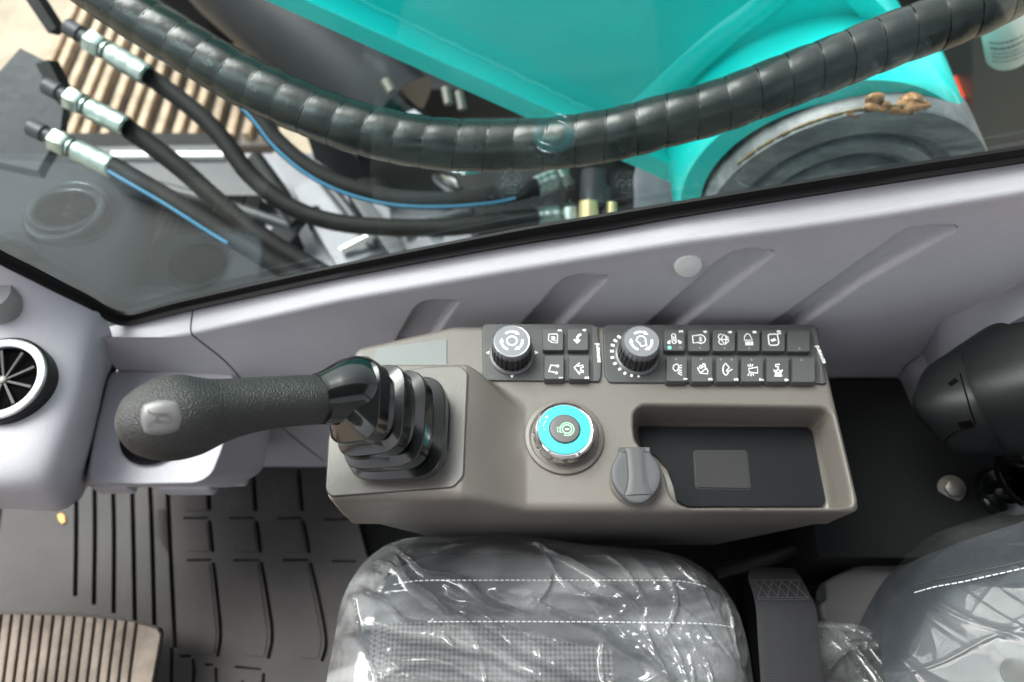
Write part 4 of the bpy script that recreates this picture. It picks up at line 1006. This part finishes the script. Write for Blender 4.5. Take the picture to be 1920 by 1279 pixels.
# seat belt webbing
belt = thing('seat_belt', 'black webbing seat belt strap with cross stitching, between cushion and backrest', 'seat belt', tuple(atz(1480, 1200, -.13)))
Ls_ = [(1408, 1064, -.12), (1404, 1085, -.105), (1412, 1110, -.09), (1418, 1140, -.08), (1422, 1200, -.074), (1428, 1300, -.07), (1432, 1420, -.068)]
Rs_ = [(1488, 1066, -.125), (1503, 1085, -.112), (1516, 1110, -.098), (1530, 1140, -.088), (1537, 1200, -.08), (1546, 1300, -.074), (1552, 1420, -.072)]
rows = []
for a, b in zip(crom([tuple(atz(*p)) for p in Ls_], 8), crom([tuple(atz(*p)) for p in Rs_], 8)):
    a, b = Vector(a), Vector(b); rows.append([a.lerp(b, k / 12) + Vector((0, 0, .0022 * math.sin(math.pi * k / 12) + (.0006 if k in (1, 11) else 0))) for k in range(13)])
gridmesh('webbing', rows, M_WEB, belt, 60, solid=(0, 0, -.0016))
V, F = [], []
def bl(u, v):
    # u across 0..1, v = photo row
    z = lerpl([(1064, -.118), (1085, -.105), (1110, -.09), (1140, -.08), (1200, -.073)], v) + .0035
    l = lerpl([(p[1], p[0]) for p in Ls_], v); r_ = lerpl([(p[1], p[0]) for p in Rs_], v); return atz(l + (r_ - l) * u, v, z - .004 * u)
for k in range(5):
    for s_ in (1, -1):
        u0 = .08 + .17 * k; u1 = u0 + .17
        P = [bl(u0 if s_ > 0 else u1, 1090), bl((u0 + u1) / 2, 1103), bl(u1 if s_ > 0 else u0, 1118)]; stitch_line(P, gapl=.0024, ln=.0018, lift=0, w=.0003)
for vv in (1088, 1120, 1124): stitch_line([bl(.06 + .11 * k, vv) for k in range(9)], gapl=.0024, ln=.0016, lift=0, w=.0003)
tag(put('belt_stitching', V, F, M_WEBS, belt), kind='stuff')
prism('white_care_tag', [atz(a, b, -.083) for a, b in ((1422, 1195), (1425, 1195), (1430, 1262), (1426, 1262))], (0, 0, .001), M_WHITE, belt)

# belt reel / headrest shell at the right
reel = thing('belt_reel_cover', 'rounded black plastic cover with two square slots, at the right edge', 'belt reel', tuple(atz(1850, 800, -.12)))
S = [(1757, 776, .66, 38), (1759, 775, .659, 56), (1764, 773, .657, 68), (1778, 768, .652, 77), (1805, 760, .645, 84), (1840, 750, .64, 94), (1880, 738, .63, 104), (1940, 720, .62, 116), (2040, 692, .61, 126)]
limb('reel_cover', [tuple(v) for v in crom(S, 3)], M_BLACK, reel, 56, 3.4)
rc_ = bpy.data.objects['reel_cover']
for (a, b, w_, h_) in ((1787, 717, .0075, .005), (1811, 796, .010, .007)):
    c, _, n_ = hit([rc_], a, b); n_ = n_ if n_.z > 0 else -n_
    box('slot', c - n_ * .0024, (w_, h_, .0055), M_VOID, reel, rot=Vector((0, 0, 1)).rotation_difference(n_).to_matrix() @ Matrix.Rotation(R(22), 3, 'Z'))
for arc in ([(1800, 700), (1806, 722), (1813, 745), (1820, 770), (1829, 795)], [(1768, 838), (1776, 822), (1788, 812), (1804, 806), (1829, 799)]):
    hp_ = [h_[0] for h_ in (hit([rc_], a, b, .0) for a, b in crom(arc, 3)) if h_[1] > 0]
    if len(hp_) > 2: tube('cover_seam', hp_, .0007, M_VOID, reel, 6)
lathe('reel_stalk', [(.0125, 0), (.0120, .010), (.0130, .022), (.022, .034), (.036, .046), (.040, .06)], atz(1885, 922, -.115), M_GLOSS, reel, 40)
lathe('reel_foot', [(.034, -.035), (.030, -.012), (.0255, -.004), (.0245, .000), (.0225, .0025), (.012, .004)], atz(1885, 924, -.115), M_GLOSS, reel, 56)

# lower right trim and rear bulkhead
lt = thing('lower_side_trim', 'dark grey stepped trim moulding low on the wall, behind the belt reel', 'trim moulding', (0.45, .33, -.1))
t0 = [aty(a, b, .346) for a, b in ((2060, 470), (1920, 530), (1840, 565), (1768, 598), (1745, 630), (1722, 670), (1695, 715), (1672, 750))]
t1 = [aty(a, b, .315) for a, b in ((2060, 530), (1920, 592), (1840, 640), (1772, 682), (1752, 700), (1740, 720), (1715, 758), (1690, 790))]
t2 = [p + Vector((0, -.004, -.03)) for p in t1]; t3 = [p + Vector((0, .028, -.05)) for p in t1]
ta = [p + Vector((0, .002, .002)) for p in t0]
gridmesh('moulding', [[Vector(v) for v in crom([tuple(p) for p in r_], 5)] for r_ in (ta, t0)] + [[Vector(v) for v in crom([tuple(a.lerp(b, t)) for a, b in zip(t0, t1)], 5)] for t in (.08, .5, .9, 1)] + [[Vector(v) for v in crom([tuple(p) for p in r_], 5)] for r_ in (t2, t3)], mat('slate_plastic', (0.15, 0.15, 0.17), 0.5, bump=.3, bscale=900), lt, 30)
bk = thing('rear_bulkhead', 'black carpeted floor step behind the seat, right of the console, plus a black block added as wall shade', 'floor step', (0.45, .2, -.3))
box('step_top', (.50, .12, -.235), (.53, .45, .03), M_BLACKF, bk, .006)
box('wall_shade_block', (.53, .25, -.17), (.50, .185, .10), M_BLACKF, bk, .006)  # black block added where the lower wall falls into deep shade
bo = thing('anchor_bolt', 'dull steel hexagon bolt with washer on the black floor step', 'bolt', tuple(atz(1783, 915, -.12)))
bc = atz(1783, 916, -.1195)
lathe('washer', [(.0125, 0), (.0125, .002), (.006, .0025), (0, .0025)], bc, M_STEEL, bo, 32, (-.15, -.25, .95))
lathe('bolt_head', [(.008, .002), (.008, .008), (.0065, .009), (0, .009)], bc, M_STEEL, bo, 6, (-.15, -.25, .95))
# cable under console
cab = tube('cable_loom', [tuple(v) for v in crom([tuple(atz(a, b, -.17)) for a, b in ((1340, 1075), (1400, 1058), (1450, 1045), (1500, 1030), (1580, 1040))], 5)], .007, M_BLACK, None, 14)
tag(cab, 'black cable loom in the dark gap under the console rear end', 'cable')
# ================================================================ OUTSIDE THE WINDOW
tag(put('ground', [(-60, -60, -1.75), (60, -60, -1.75), (60, 60, -1.75), (-60, 60, -1.75)], [(0, 1, 2, 3)], M_SAND), kind='structure')
# spiral wrapped hose bundle
hp = [(60, -110), (130, -60), (193, -14), (255, 28), (327, 74), (392, 114), (457, 152), (521, 182), (580, 208), (635, 229), (690, 245), (760, 261), (835, 271), (900, 273.5), (960, 273), (1045, 268), (1130, 256), (1190, 243), (1243, 228), (1300, 214), (1362, 195), (1425, 171), (1490, 146), (1555, 122), (1622, 95), (1691, 68), (1765, 42), (1840, 12), (1900, -20), (1960, -52), (2030, -95)]
pts = [atd(a, b, lerpl([(60, .74), (960, .745), (1400, .72), (2030, .69)], a)) for a, b in hp]
C = [Vector(v) for v in crom([tuple(p) for p in pts], 56)]
V, _ = sweep(C, .0255, 48)
s_len = [0]
for a, b in zip(C, C[1:]): s_len.append(s_len[-1] + (b - a).length)
V2 = []; groove = []
pitch = .0300
for i, c in enumerate(C):
    jit = .0014 * noise.noise(Vector((s_len[i] * 9, 0, 0)))
    for k in range(48):
        p = V[i * 48 + k]; th = k / 48; ph = ((s_len[i] + jit) / pitch + th * .62 * 1.0) % 1.0 if True else 0
        ph = (s_len[i] / pitch + .10 * noise.noise(Vector((s_len[i] * 30, 5, 0))) + math.sin(2 * math.pi * (th + .2)) * .16 ) % 1.0
        r = .0253 + .0007 * math.sin(ph * math.pi) + .0003 * (1 - ph)
        groove.append(ph < .032)
        if ph < .032: r -= .0003
        r += .0003 * noise.noise(Vector((p.x * 60, p.y * 60, p.z * 60)))
        V2.append(c + (p - c).normalized() * r)
F2 = []
for i in range(len(C) - 1):
    for k in range(48):
        a = i * 48 + k; b = i * 48 + (k + 1) % 48; F2.append((a, b, b + 48, a + 48))
gm = [1 if groove[f[0]] else 0 for f in F2]
hb_ = put('wrapped_hose_bundle', V2, F2, M_WRAP, None, 60, [M_VOID], gm)
tag(hb_, 'thick black spiral wrapped hose bundle sagging across the window', 'hose bundle')

# boom
YB, YFL = .72, .685
boom = thing('excavator_boom', 'turquoise painted excavator boom rising to the left beyond the window', 'boom', (0.3, .8, -.35))
def lineA(px): return 208 + (px - 1110) * .478       # top rear edge of the lower flange
def lineB(px): return 215 + (px - 1053) * .4485      # bright outer edge
def lineC(px): return 222 + (px - 990) * .4506       # lower edge
sp_ = [(140, lineA(140)), (1420, lineA(1420)), (1560, 420), (1735, 300), (1742, 215), (1748, 160), (1715, 112), (1650, 50), (1590, -10), (1400, -330), (60, -330)]
prism('side_plate', [aty(a, b, YB) for a, b in sp_], (0, .30, 0), M_BOOM, boom, 0)
pf = []
for px in (300, 1385): pf.append([aty(px, lineA(px), YB), aty(px, lineB(px), YFL), aty(px, lineC(px), YFL), aty(px, lineC(px), YFL) + Vector((0, .30, 0))])
rows = []
for t in (0, .25, .5, .75, 1):
    a, b, c_, d = [pf[0][k].lerp(pf[1][k], t) for k in range(4)]
    bev = .012
    rows.append([a + Vector((0, .03, 0)), a, a.lerp(b, 1 - bev / (a - b).length * 1.2), b.lerp(a, .03) + Vector((0, 0, 0)), b.lerp(c_, .06), b.lerp(c_, .2), c_.lerp(b, .1), c_, d])
gridmesh('lower_flange', rows, M_BOOM, boom, 25)
# weld fillet along the flange and reinforcing strip
tube('weld_bead', [aty(300, lineA(300), YB).lerp(aty(1385, lineA(1385), YB), k / 60) + Vector((0, -.001, .001 * math.sin(k * 2.1))) for k in range(61)], .004, M_BOOM, boom, 10)
sA = [(1140, 225), (1195, 180), (1240, 137), (1290, 92), (1345, 45), (1400, 5), (1440, -40), (1480, -90)]
sB = [(1235, 225), (1262, 195), (1295, 158), (1350, 107), (1402, 65), (1465, 15), (1520, -40), (1570, -90)]
rows = []
for a, b in zip(crom(sA, 5), crom(sB, 5)):
    A_, B_ = aty(a[0], a[1], YB), aty(b[0], b[1], YB)
    rows.append([A_ + Vector((0, .001, 0)), A_.lerp(B_, .12) + Vector((0, -.005, 0)), A_.lerp(B_, .5) + Vector((0, -.009, 0)), A_.lerp(B_, .88) + Vector((0, -.005, 0)), B_ + Vector((0, .001, 0))])
gridmesh('reinforcing_strip', rows, M_BOOM, boom, 60)
rows = []
for a, b in zip(crom([(1540, -60), (1590, 0), (1640, 58), (1690, 118), (1712, 150), (1708, 200)], 4), crom([(1590, -60), (1650, 0), (1700, 60), (1742, 118), (1752, 158), (1748, 212)], 4)):
    A_, B_ = aty(a[0], a[1], YB), aty(b[0], b[1], YB)
    rows.append([A_ + Vector((0, .001, 0)), A_ + Vector((0, -.008, 0)), B_ + Vector((0, -.012, 0)), B_ + Vector((0.004, .0, 0)), B_ + Vector((.004, .05, 0))])
gridmesh('rear_edge_strip', rows, M_BOOM, boom, 40)
# pivot boss: fit a circle on the plane Y = YD through the photographed rim
YD = .60
rimpx = [(1340, 370), (1404, 302), (1471, 249), (1572, 215), (1626, 207), (1717, 215), (1784, 235), (1868, 289)]
W = [aty(a, b, YD) for a, b in rimpx]
Am = np.array([[2 * p.x, 2 * p.z, 1] for p in W]); bv = np.array([p.x ** 2 + p.z ** 2 for p in W]); sol = np.linalg.lstsq(Am, bv, rcond=None)[0]
cx, cz = sol[0], sol[1]; rad = math.sqrt(sol[2] + cx * cx + cz * cz)
print('pivot', cx, cz, rad)
pin = thing('pivot_pin_disc', 'scuffed grey ringed pivot disc at the boom foot, behind the window sill', 'pivot disc', (cx, YD, cz))
k_ = rad
lathe('outer_ring', [(k_, -.06), (k_, -.003), (k_ - .002, 0), (k_ * .80, 0), (k_ * .785, -.003), (k_ * .78, -.012)], (cx, YD, cz), M_DISC, pin, 96, (0, -1, 0))
lathe('inner_ring', [(k_ * .785, -.014), (k_ * .70, -.014), (k_ * .685, -.004), (k_ * .67, -.002), (k_ * .60, -.002), (k_ * .585, -.006), (k_ * .57, -.012)], (cx, YD, cz), M_DISC, pin, 96, (0, -1, 0))
lathe('hub', [(k_ * .58, -.013), (k_ * .52, -.012), (k_ * .50, 0.002), (k_ * .3, .004), (k_ * .28, -.004), (0, -.004)], (cx, YD, cz), M_DISC, pin, 96, (0, -1, 0))
lathe('boss', [(rad * 1.06, -.12), (rad * 1.055, -.05), (rad * 1.03, -.032), (rad * 1.0, -.026), (rad * .85, -.024)], (cx - .03, YD, cz + .016), M_BOOM, boom, 96, (0, -1, 0))
# grease
gr = thing('grease_smear', 'amber grease lumps squeezed out along the top of the pivot disc', 'grease', tuple(aty(1680, 195, .62)))
def blob(px, py, r, y=.612, st=(1, 1, 1)):
    bm = bmesh.new(); bmesh.ops.create_icosphere(bm, subdivisions=4, radius=r); c = aty(px, py, y)
    for v in bm.verts:
        n_ = noise.noise(v.co * 55 + Vector((px, py, 0))) + .5 * noise.noise(v.co * 130 + Vector((py, px, 0))); v.co *= 1 + .55 * n_; v.co.x *= st[0]; v.co.y *= st[1]; v.co.z *= st[2]
    bmesh.ops.translate(bm, vec=c, verts=bm.verts); put_bm('grease_lump', bm, M_GREASE, gr, 70)
for a in ((1640, 186, .010, .61), (1636, 200, .008, .604), (1652, 205, .007, .602), (1668, 204, .008, .606), (1684, 200, .009, .608), (1700, 196, .010, .61), (1714, 188, .011, .612), (1724, 200, .009, .606), (1708, 204, .008, .603), (1676, 207, .007, .602), (1692, 208, .007, .602), (1660, 196, .006, .606), (1732, 196, .007, .612), (1740, 206, .006, .61), (1604, 214, .006, .604), (1592, 212, .005, .604), (1612, 209, .004, .604)): blob(a[0], a[1], a[2] * .8, a[3], (1.3, .9, .75))
P_, r_g = [], []
for k in range(120):
    ang = R(152 - 66 * k / 119); rr_ = rad * (1.006 + .004 * noise.noise(Vector((k * .21, 0, 0))))
    P_.append((cx + rr_ * math.cos(ang), YD + .004, cz + rr_ * math.sin(ang))); r_g.append(max(.0004, .0016 + .0030 * noise.noise(Vector((k * .33, 3, 0))) + .0012 * noise.noise(Vector((k * .9, 7, 0)))))
V, F = sweep(P_, r_g, 10); put('grease_bead', V, F, mat('dark_grease', (0.16, 0.12, 0.05), 0.35, var=.5, vscale=80), gr, 70)

# machinery under the boom
M_CYL = mat('cylinder_dark_grey', (0.014, 0.016, 0.019), 0.38, spec=0.3, var=0.3, vscale=10)
cyl = thing('boom_cylinder', 'big dark grey hydraulic cylinder under the turquoise boom', 'hydraulic cylinder', tuple(atd(600, 160, 1.3)))
tube('cylinder_barrel', [atd(330, -160, 1.30), atd(440, -40, 1.30), atd(690, 180, 1.30)], .085, M_CYL, cyl, 48)
tube('cylinder_gland', [atd(688, 178, 1.30), atd(740, 226, 1.30)], .094, M_CYL, cyl, 48)
tube('cylinder_rod', [atd(735, 222, 1.30), atd(900, 350, 1.3)], .045, M_CHROME, cyl, 32)
for (a, b, c_, d) in ((722, 150, 735, 172), (836, 165, 842, 195), (860, 172, 868, 205)): tube('pipe_stub', [atd(a, b, 1.15), atd(c_, d, 1.15)], .008, M_STEEL, cyl, 12)
fr = thing('slewing_frame', 'grey and black excavator deck frame seen through the window', 'machine frame', (0, 1.0, -.75))
ZD = -.50
def slab(nm, P, z, h, m, bev=.003): return prism(nm, [atz(a, b, z) for a, b in P], (0, 0, h), m, fr, bev, 2)
slab('deck_plate', [(430, 300), (700, 300), (1330, 290), (1420, 420), (1300, 640), (560, 640), (500, 420)], ZD - .02, .02, M_DECK)
slab('dark_floor_plate', [(-300, 240), (40, 262), (190, 262), (440, 262), (520, 420), (600, 640), (-300, 640)], ZD - .03, .02, M_DARK)
slab('dark_grey_step', [(180, 310), (430, 305), (520, 400), (330, 400), (230, 360)], ZD, .05, M_FRAME)
slab('white_edge_bar', [(212, 291), (420, 291), (422, 300), (214, 300)], ZD + .05, .01, M_WHITE, 0)
slab('black_block', [(590, 300), (1200, 290), (1215, 340), (1205, 470), (900, 470), (860, 400), (640, 330)], ZD + .01, .10, M_DARK)
slab('grey_bracket', [(555, 375), (600, 350), (735, 410), (745, 480), (640, 520)], ZD + .01, .03, M_DECK)
slab('grey_rib', [(660, 395), (690, 392), (770, 500), (740, 510)], ZD + .03, .05, M_FRAME)
slab('light_corner_plate', [(1188, 330), (1205, 300), (1370, 330), (1400, 420), (1190, 430)], ZD + .12, .02, M_DECK)
box('rear_black_panel', (.2, 1.75, -.55), (2.4, .05, 1.0), M_DARK, fr, .01)
box('rear_lower_sill', (.4, 1.45, -.62), (1.9, .35, .10), M_DARK, fr, .02)
for (a, b) in ((862, 329), (492, 360), (505, 372), (820, 448), (772, 446), (968, 470)):
    lathe('frame_bolt', [(.012, 0), (.012, .006), (.008, .010), (0, .010)], atz(a, b, ZD + .07), M_ALU, fr, 6)
random.seed(21)
for (a, b, c_, d, z_, r_, m_) in ((300, 350, 560, 430, .05, .010, M_FRAME), (480, 300, 560, 420, .06, .016, M_DARK), (600, 330, 700, 460, .05, .010, M_FRAME), (640, 470, 760, 420, .05, .008, M_ALU), (760, 440, 880, 400, .09, .012, M_FRAME), (500, 90, 640, 40, -.1, .03, M_DARK)):
    tube('frame_pipe', [atz(a, b, ZD + z_), atz((a + c_) / 2, (b + d) / 2 - 4, ZD + z_ + .01), atz(c_, d, ZD + z_)], r_, m_, fr, 16)
for (a, b, s_, m_) in ((535, 455, .05, M_DARK), (590, 410, .03, M_DARK), (700, 360, .05, M_DARK), (820, 350, .06, M_DARK), (960, 300, .05, M_FRAME)):
    box('frame_lug', atz(a, b, ZD + .03), (s_, s_ * .7, .05), m_, fr, .006, Matrix.Rotation(random.uniform(-.7, .7), 3, 'Z'))
# hoses with crimped fittings
def hose(label, P, d, r, stripe=None, group='hydraulic hoses outside the window'):
    C_ = [Vector(v) for v in crom([tuple(atd(a, b, d(a))) for a, b in P], 8)]
    t = thing('hydraulic_hose', label, 'hydraulic hose', tuple(C_[len(C_) // 2]), group)
    tube('hose_body', C_, r, M_HOSE, t, 20)
    if stripe:
        i0, i1, off = stripe; n = len(C_); S_ = [atd(proj(c)[0] + off[0], proj(c)[1] + off[1], (c - Vector((0, 0, CZ))).dot(Vector((0, ST, -CT))) + off[2]) for c in C_[int(n * i0):int(n * i1)]]; tube('blue_stripe', S_, .0024, M_BLUE, t, 8)
    return t
def fitting(t, p0, p1, p2, p3, d, m=M_ZINC):
    """crimped ferrule p0-p1, collar, hexagon nut p2-p3"""
    A_, B_, C_, D_ = atd(*p0, d), atd(*p1, d), atd(*p2, d), atd(*p3, d); ax = (B_ - A_).normalized(); L_ = (B_ - A_).length
    lathe('ferrule', [(.0125, -.002), (.0150, .001), (.0153, L_ * .3), (.0148, L_ * .35), (.0153, L_ * .4), (.0153, L_ * .62), (.0148, L_ * .67), (.0153, L_ * .72), (.0150, L_ * .94), (.0120, L_)], A_, m, t, 24, ax)
    L2 = (C_ - B_).length; lathe('collar', [(.0095, -.002), (.0095, L2 * .4), (.0125, L2 * .45), (.0125, L2 * .8), (.009, L2 * .85), (.009, L2 + .004)], B_, m, t, 24, ax)
    L3 = (D_ - C_).length; lathe('hex_nut', [(.0, 0), (.0145, 0), (.0165, .003), (.0165, L3 - .003), (.0145, L3), (0, L3)], C_, m, t, 6, ax)
    lathe('port', [(.009, 0), (.009, .012), (.012, .014), (.012, .034), (0, .034)], D_, M_FRAME, t, 16, ax)
d1 = lambda a: 1.02 + .02 * math.sin(a * .004)
h1 = hose('upper black hose, from the topmost left fitting to the lower right fitting', [(272, 138), (330, 180), (385, 225), (425, 270), (470, 330), (540, 385), (620, 415), (720, 426), (840, 426), (940, 414), (1010, 408)], d1, .0125)
fitting(h1, (275, 141), (205, 98), (194, 92), (166, 74), 1.02); fitting(h1, (1006, 408), (1052, 404), (1058, 404), (1084, 402), 1.02)
h2 = hose('middle black hose, running from the second left fitting down behind the sill', [(235, 238), (300, 285), (350, 325), (400, 370), (460, 420), (540, 475), (640, 530)], d1, .0135)
fitting(h2, (236, 238), (166, 202), (156, 197), (128, 182), 1.02)
h3 = hose('lower black hose with blue stripe, from the lowest left fitting', [(208, 310), (260, 340), (320, 375), (390, 420), (460, 462), (560, 520), (650, 560)], lambda a: 1.0, .0135, (.02, .62, (-5, 11, -.012)))
fitting(h3, (210, 314), (140, 280), (130, 275), (100, 259), 1.0)
h4 = hose('rear black hose with blue line, curving from behind the wrap to the upper right fitting', [(430, 160), (480, 215), (520, 265), (580, 315), (650, 350), (740, 372), (830, 376), (930, 368), (1010, 350)], d1, .0125, (.02, .95, (-4, 12, -.010)))
fitting(h4, (1006, 350), (1046, 334), (1050, 332), (1074, 326), 1.02)
mf = thing('valve_manifold', 'black valve block with brass and steel stems beside the hose fittings', 'valve block', tuple(atd(1120, 380, 1.02)))
box('block', atd(1120, 350, 1.06), (.09, .05, .13), M_DARK, mf, .006)
tube('steel_stem', [atd(1112, 320, 1.0), atd(1112, 385, 1.0)], .018, M_FRAME, mf, 24)
tube('steel_stem', [atd(1138, 350, 1.0), atd(1138, 400, 1.0)], .006, M_FRAME, mf, 24)
tube('brass_stem', [atd(1104, 378, .99), atd(1104, 440, .99)], .013, M_BRASS, mf, 24)
tube('brass_stem', [atd(1147, 380, .99), atd(1147, 430, .99)], .007, M_BRASS, mf, 24)
br = thing('hose_bracket', 'dark steel bracket plate holding the hose fittings at the left', 'bracket', tuple(atd(60, 180, 1.05)))
prism('bracket_plate', [atd(a, b, 1.06) for a, b in ((38, 90), (88, 116), (80, 150), (120, 190), (112, 250), (70, 320), (-20, 300), (-60, 200))], (0, .0, -.02), M_FRAME, br, .004)
prism('bracket_arm', [atd(a, b, 1.05) for a, b in ((35, -20), (60, -20), (105, 52), (90, 62))], (0, .02, -.02), M_DARK, br, .003)
prism('bracket_arm', [atd(a, b, 1.05) for a, b in ((66, 120), (90, 112), (126, 185), (108, 195))], (0, .02, -.02), M_DARK, br, .003)

# crawler track below the window
ZT = -.82
tr = thing('crawler_track', 'dusty tan crawler track with raised grouser bars, on the ground outside', 'crawler track', (-.9, 1.7, -1.7))
y0, y1 = atz(300, 262, ZT).y, atz(300, -40, ZT).y
box('track_belt', ((atz(70, 140, ZT).x + atz(470, 200, ZT).x) / 2, (y0 + y1) / 2, ZT - .12), (atz(470, 200, ZT).x - atz(70, 140, ZT).x, y1 - y0, .2), M_TRACKD, tr, .02)
xq = atz(70, 140, ZT).x; i = 0
while xq < atz(440, 200, ZT).x:
    box('track_shoe', (xq + .062, (y0 + y1) / 2, ZT - .018), (.132, y1 - y0 + .02, .02), M_TRACK if False else M_TRACKD, tr, .004)
    for k in range(3): 
        hgt = .028 if k == 1 else .020
        box('grouser_bar', (xq + .020 + .045 * k, (y0 + y1) / 2 + random.uniform(-.01, .01), ZT + hgt / 2 - .01), (.021, y1 - y0 + .01, hgt), M_TRACK, tr, .004)
    xq += .137; i += 1
# far right bits
tk = thing('reservoir_tank', 'dark slate tank panel at the far right beyond the glass', 'tank', (.75, 1.0, -.3))
prism('tank_panel', [aty(a, b, .86) for a, b in ((1822, -60), (2200, -60), (2200, 330), (1826, 330))], (0, .2, 0), mat('slate_tank', (0.05, 0.06, 0.065), 0.35), tk, .01)
rd = tag(prism('marker_guard', rounded([aty(a, b, .90) for a, b in ((1776, 228), (1790, 205), (1815, 175), (1840, 120), (1840, 300), (1800, 250))], .01), (0, .05, 0), M_ORANGE, None, .004), 'orange red painted guard piece between the boom foot and the dark tank', 'guard')
wd = tag(prism('white_spacer', rounded([aty(a, b, .74) for a, b in ((1733, 180), (1745, 178), (1757, 215), (1735, 222))], .004), (0, .04, 0), M_WHITE, None, .002), 'small white spacer block tucked beside the grease on the boom foot', 'spacer')
bt = thing('white_bottle', 'pale white cylindrical bottle with small printed text, top right corner', 'bottle', tuple(aty(1895, 80, .80)))
bc0, bc1 = aty(1884, 20, .80), aty(1894, 104, .80); axb = (bc0 - bc1).normalized(); Lb_ = (bc0 - bc1).length
lathe('bottle_body', [(.012, -.004), (.024, .0), (.027, .006), (.028, Lb_), (.02, Lb_ + .02), (.012, Lb_ + .03)], bc1, M_BOTTLE, bt, 40, axb)
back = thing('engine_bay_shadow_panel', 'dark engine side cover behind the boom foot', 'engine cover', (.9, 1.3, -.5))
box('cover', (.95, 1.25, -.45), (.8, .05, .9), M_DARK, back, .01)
e3 = axb; e1 = (ray(1890, 80).cross(e3)).normalized(); e2 = e1.cross(e3)
fr3 = Matrix((e1, e3, e1.cross(e3))).transposed()
if (fr3 @ Vector((0, 0, 1))).dot(ray(1890, 80)) > 0: fr3 = Matrix((-e1, e3, (-e1).cross(e3))).transposed()
nb = fr3 @ Vector((0, 0, 1))
I = Ink(); random.seed(5)
def bp2(u, v, r=.0284): return bc1 + e3 * v + (e1 * math.sin(u) + e1.cross(e3) * math.cos(u)) * r * SG
SG = 1 if (bc1 + e1.cross(e3) * .03 - Vector((0, 0, CZ))).length < (bc1 - Vector((0, 0, CZ))).length else -1
for row_, (v_, h_) in enumerate(((.056, .0035), (.046, .005), (.037, .0025), (.030, .003), (.022, .0025))):
    u_ = -.75
    while u_ < .6:
        w_ = random.uniform(.06, .12)
        I.line([bp2(u_, v_), bp2(u_ + w_, v_)], h_ * .7, n=(bp2(u_, v_) - bc1 - e3 * v_).normalized()); u_ += w_ + .05
I.make('faint_print_rows', M_TEXTG, bt)['kind'] = 'stuff'
# ---- unseen cab roof on posts, cut short and darkened to shape light and reflections
rf = thing('shading_cab_roof', 'unseen cut-down cab roof and posts, darkened to shape reflections', 'cab roof', (0, 0, .95))
M_HEAD = mat('headliner', (0.05, 0.05, 0.055), 0.8)
RZ = .93
box('roof_section', (.10, -.06, RZ), (1.10, .80, .05), M_HEAD, rf, .01)
for x_, y_ in ((.62, .42), (.62, -.42), (-.60, -.44)): box('roof_post', (x_, y_, .27), (.07, .05, 1.3), M_HEAD, rf, .01)

M_BLOCKER = mat('blocker_grey', (0.30, 0.30, 0.31), 0.6)
dr = thing('door_side_blocker', 'unseen opaque grey panel on the door side, added to block light', 'light blocker', (-.1, -.75, FLOOR))
box('blocker_panel', (-.1, -.78, .08), (1.5, .05, .96), M_BLOCKER, dr, .01)  # opaque panel added out of view to hold back door-side light
box('blocker_sill', (-.1, -.76, .57), (1.5, .06, .03), M_RUBBER, dr, .006)
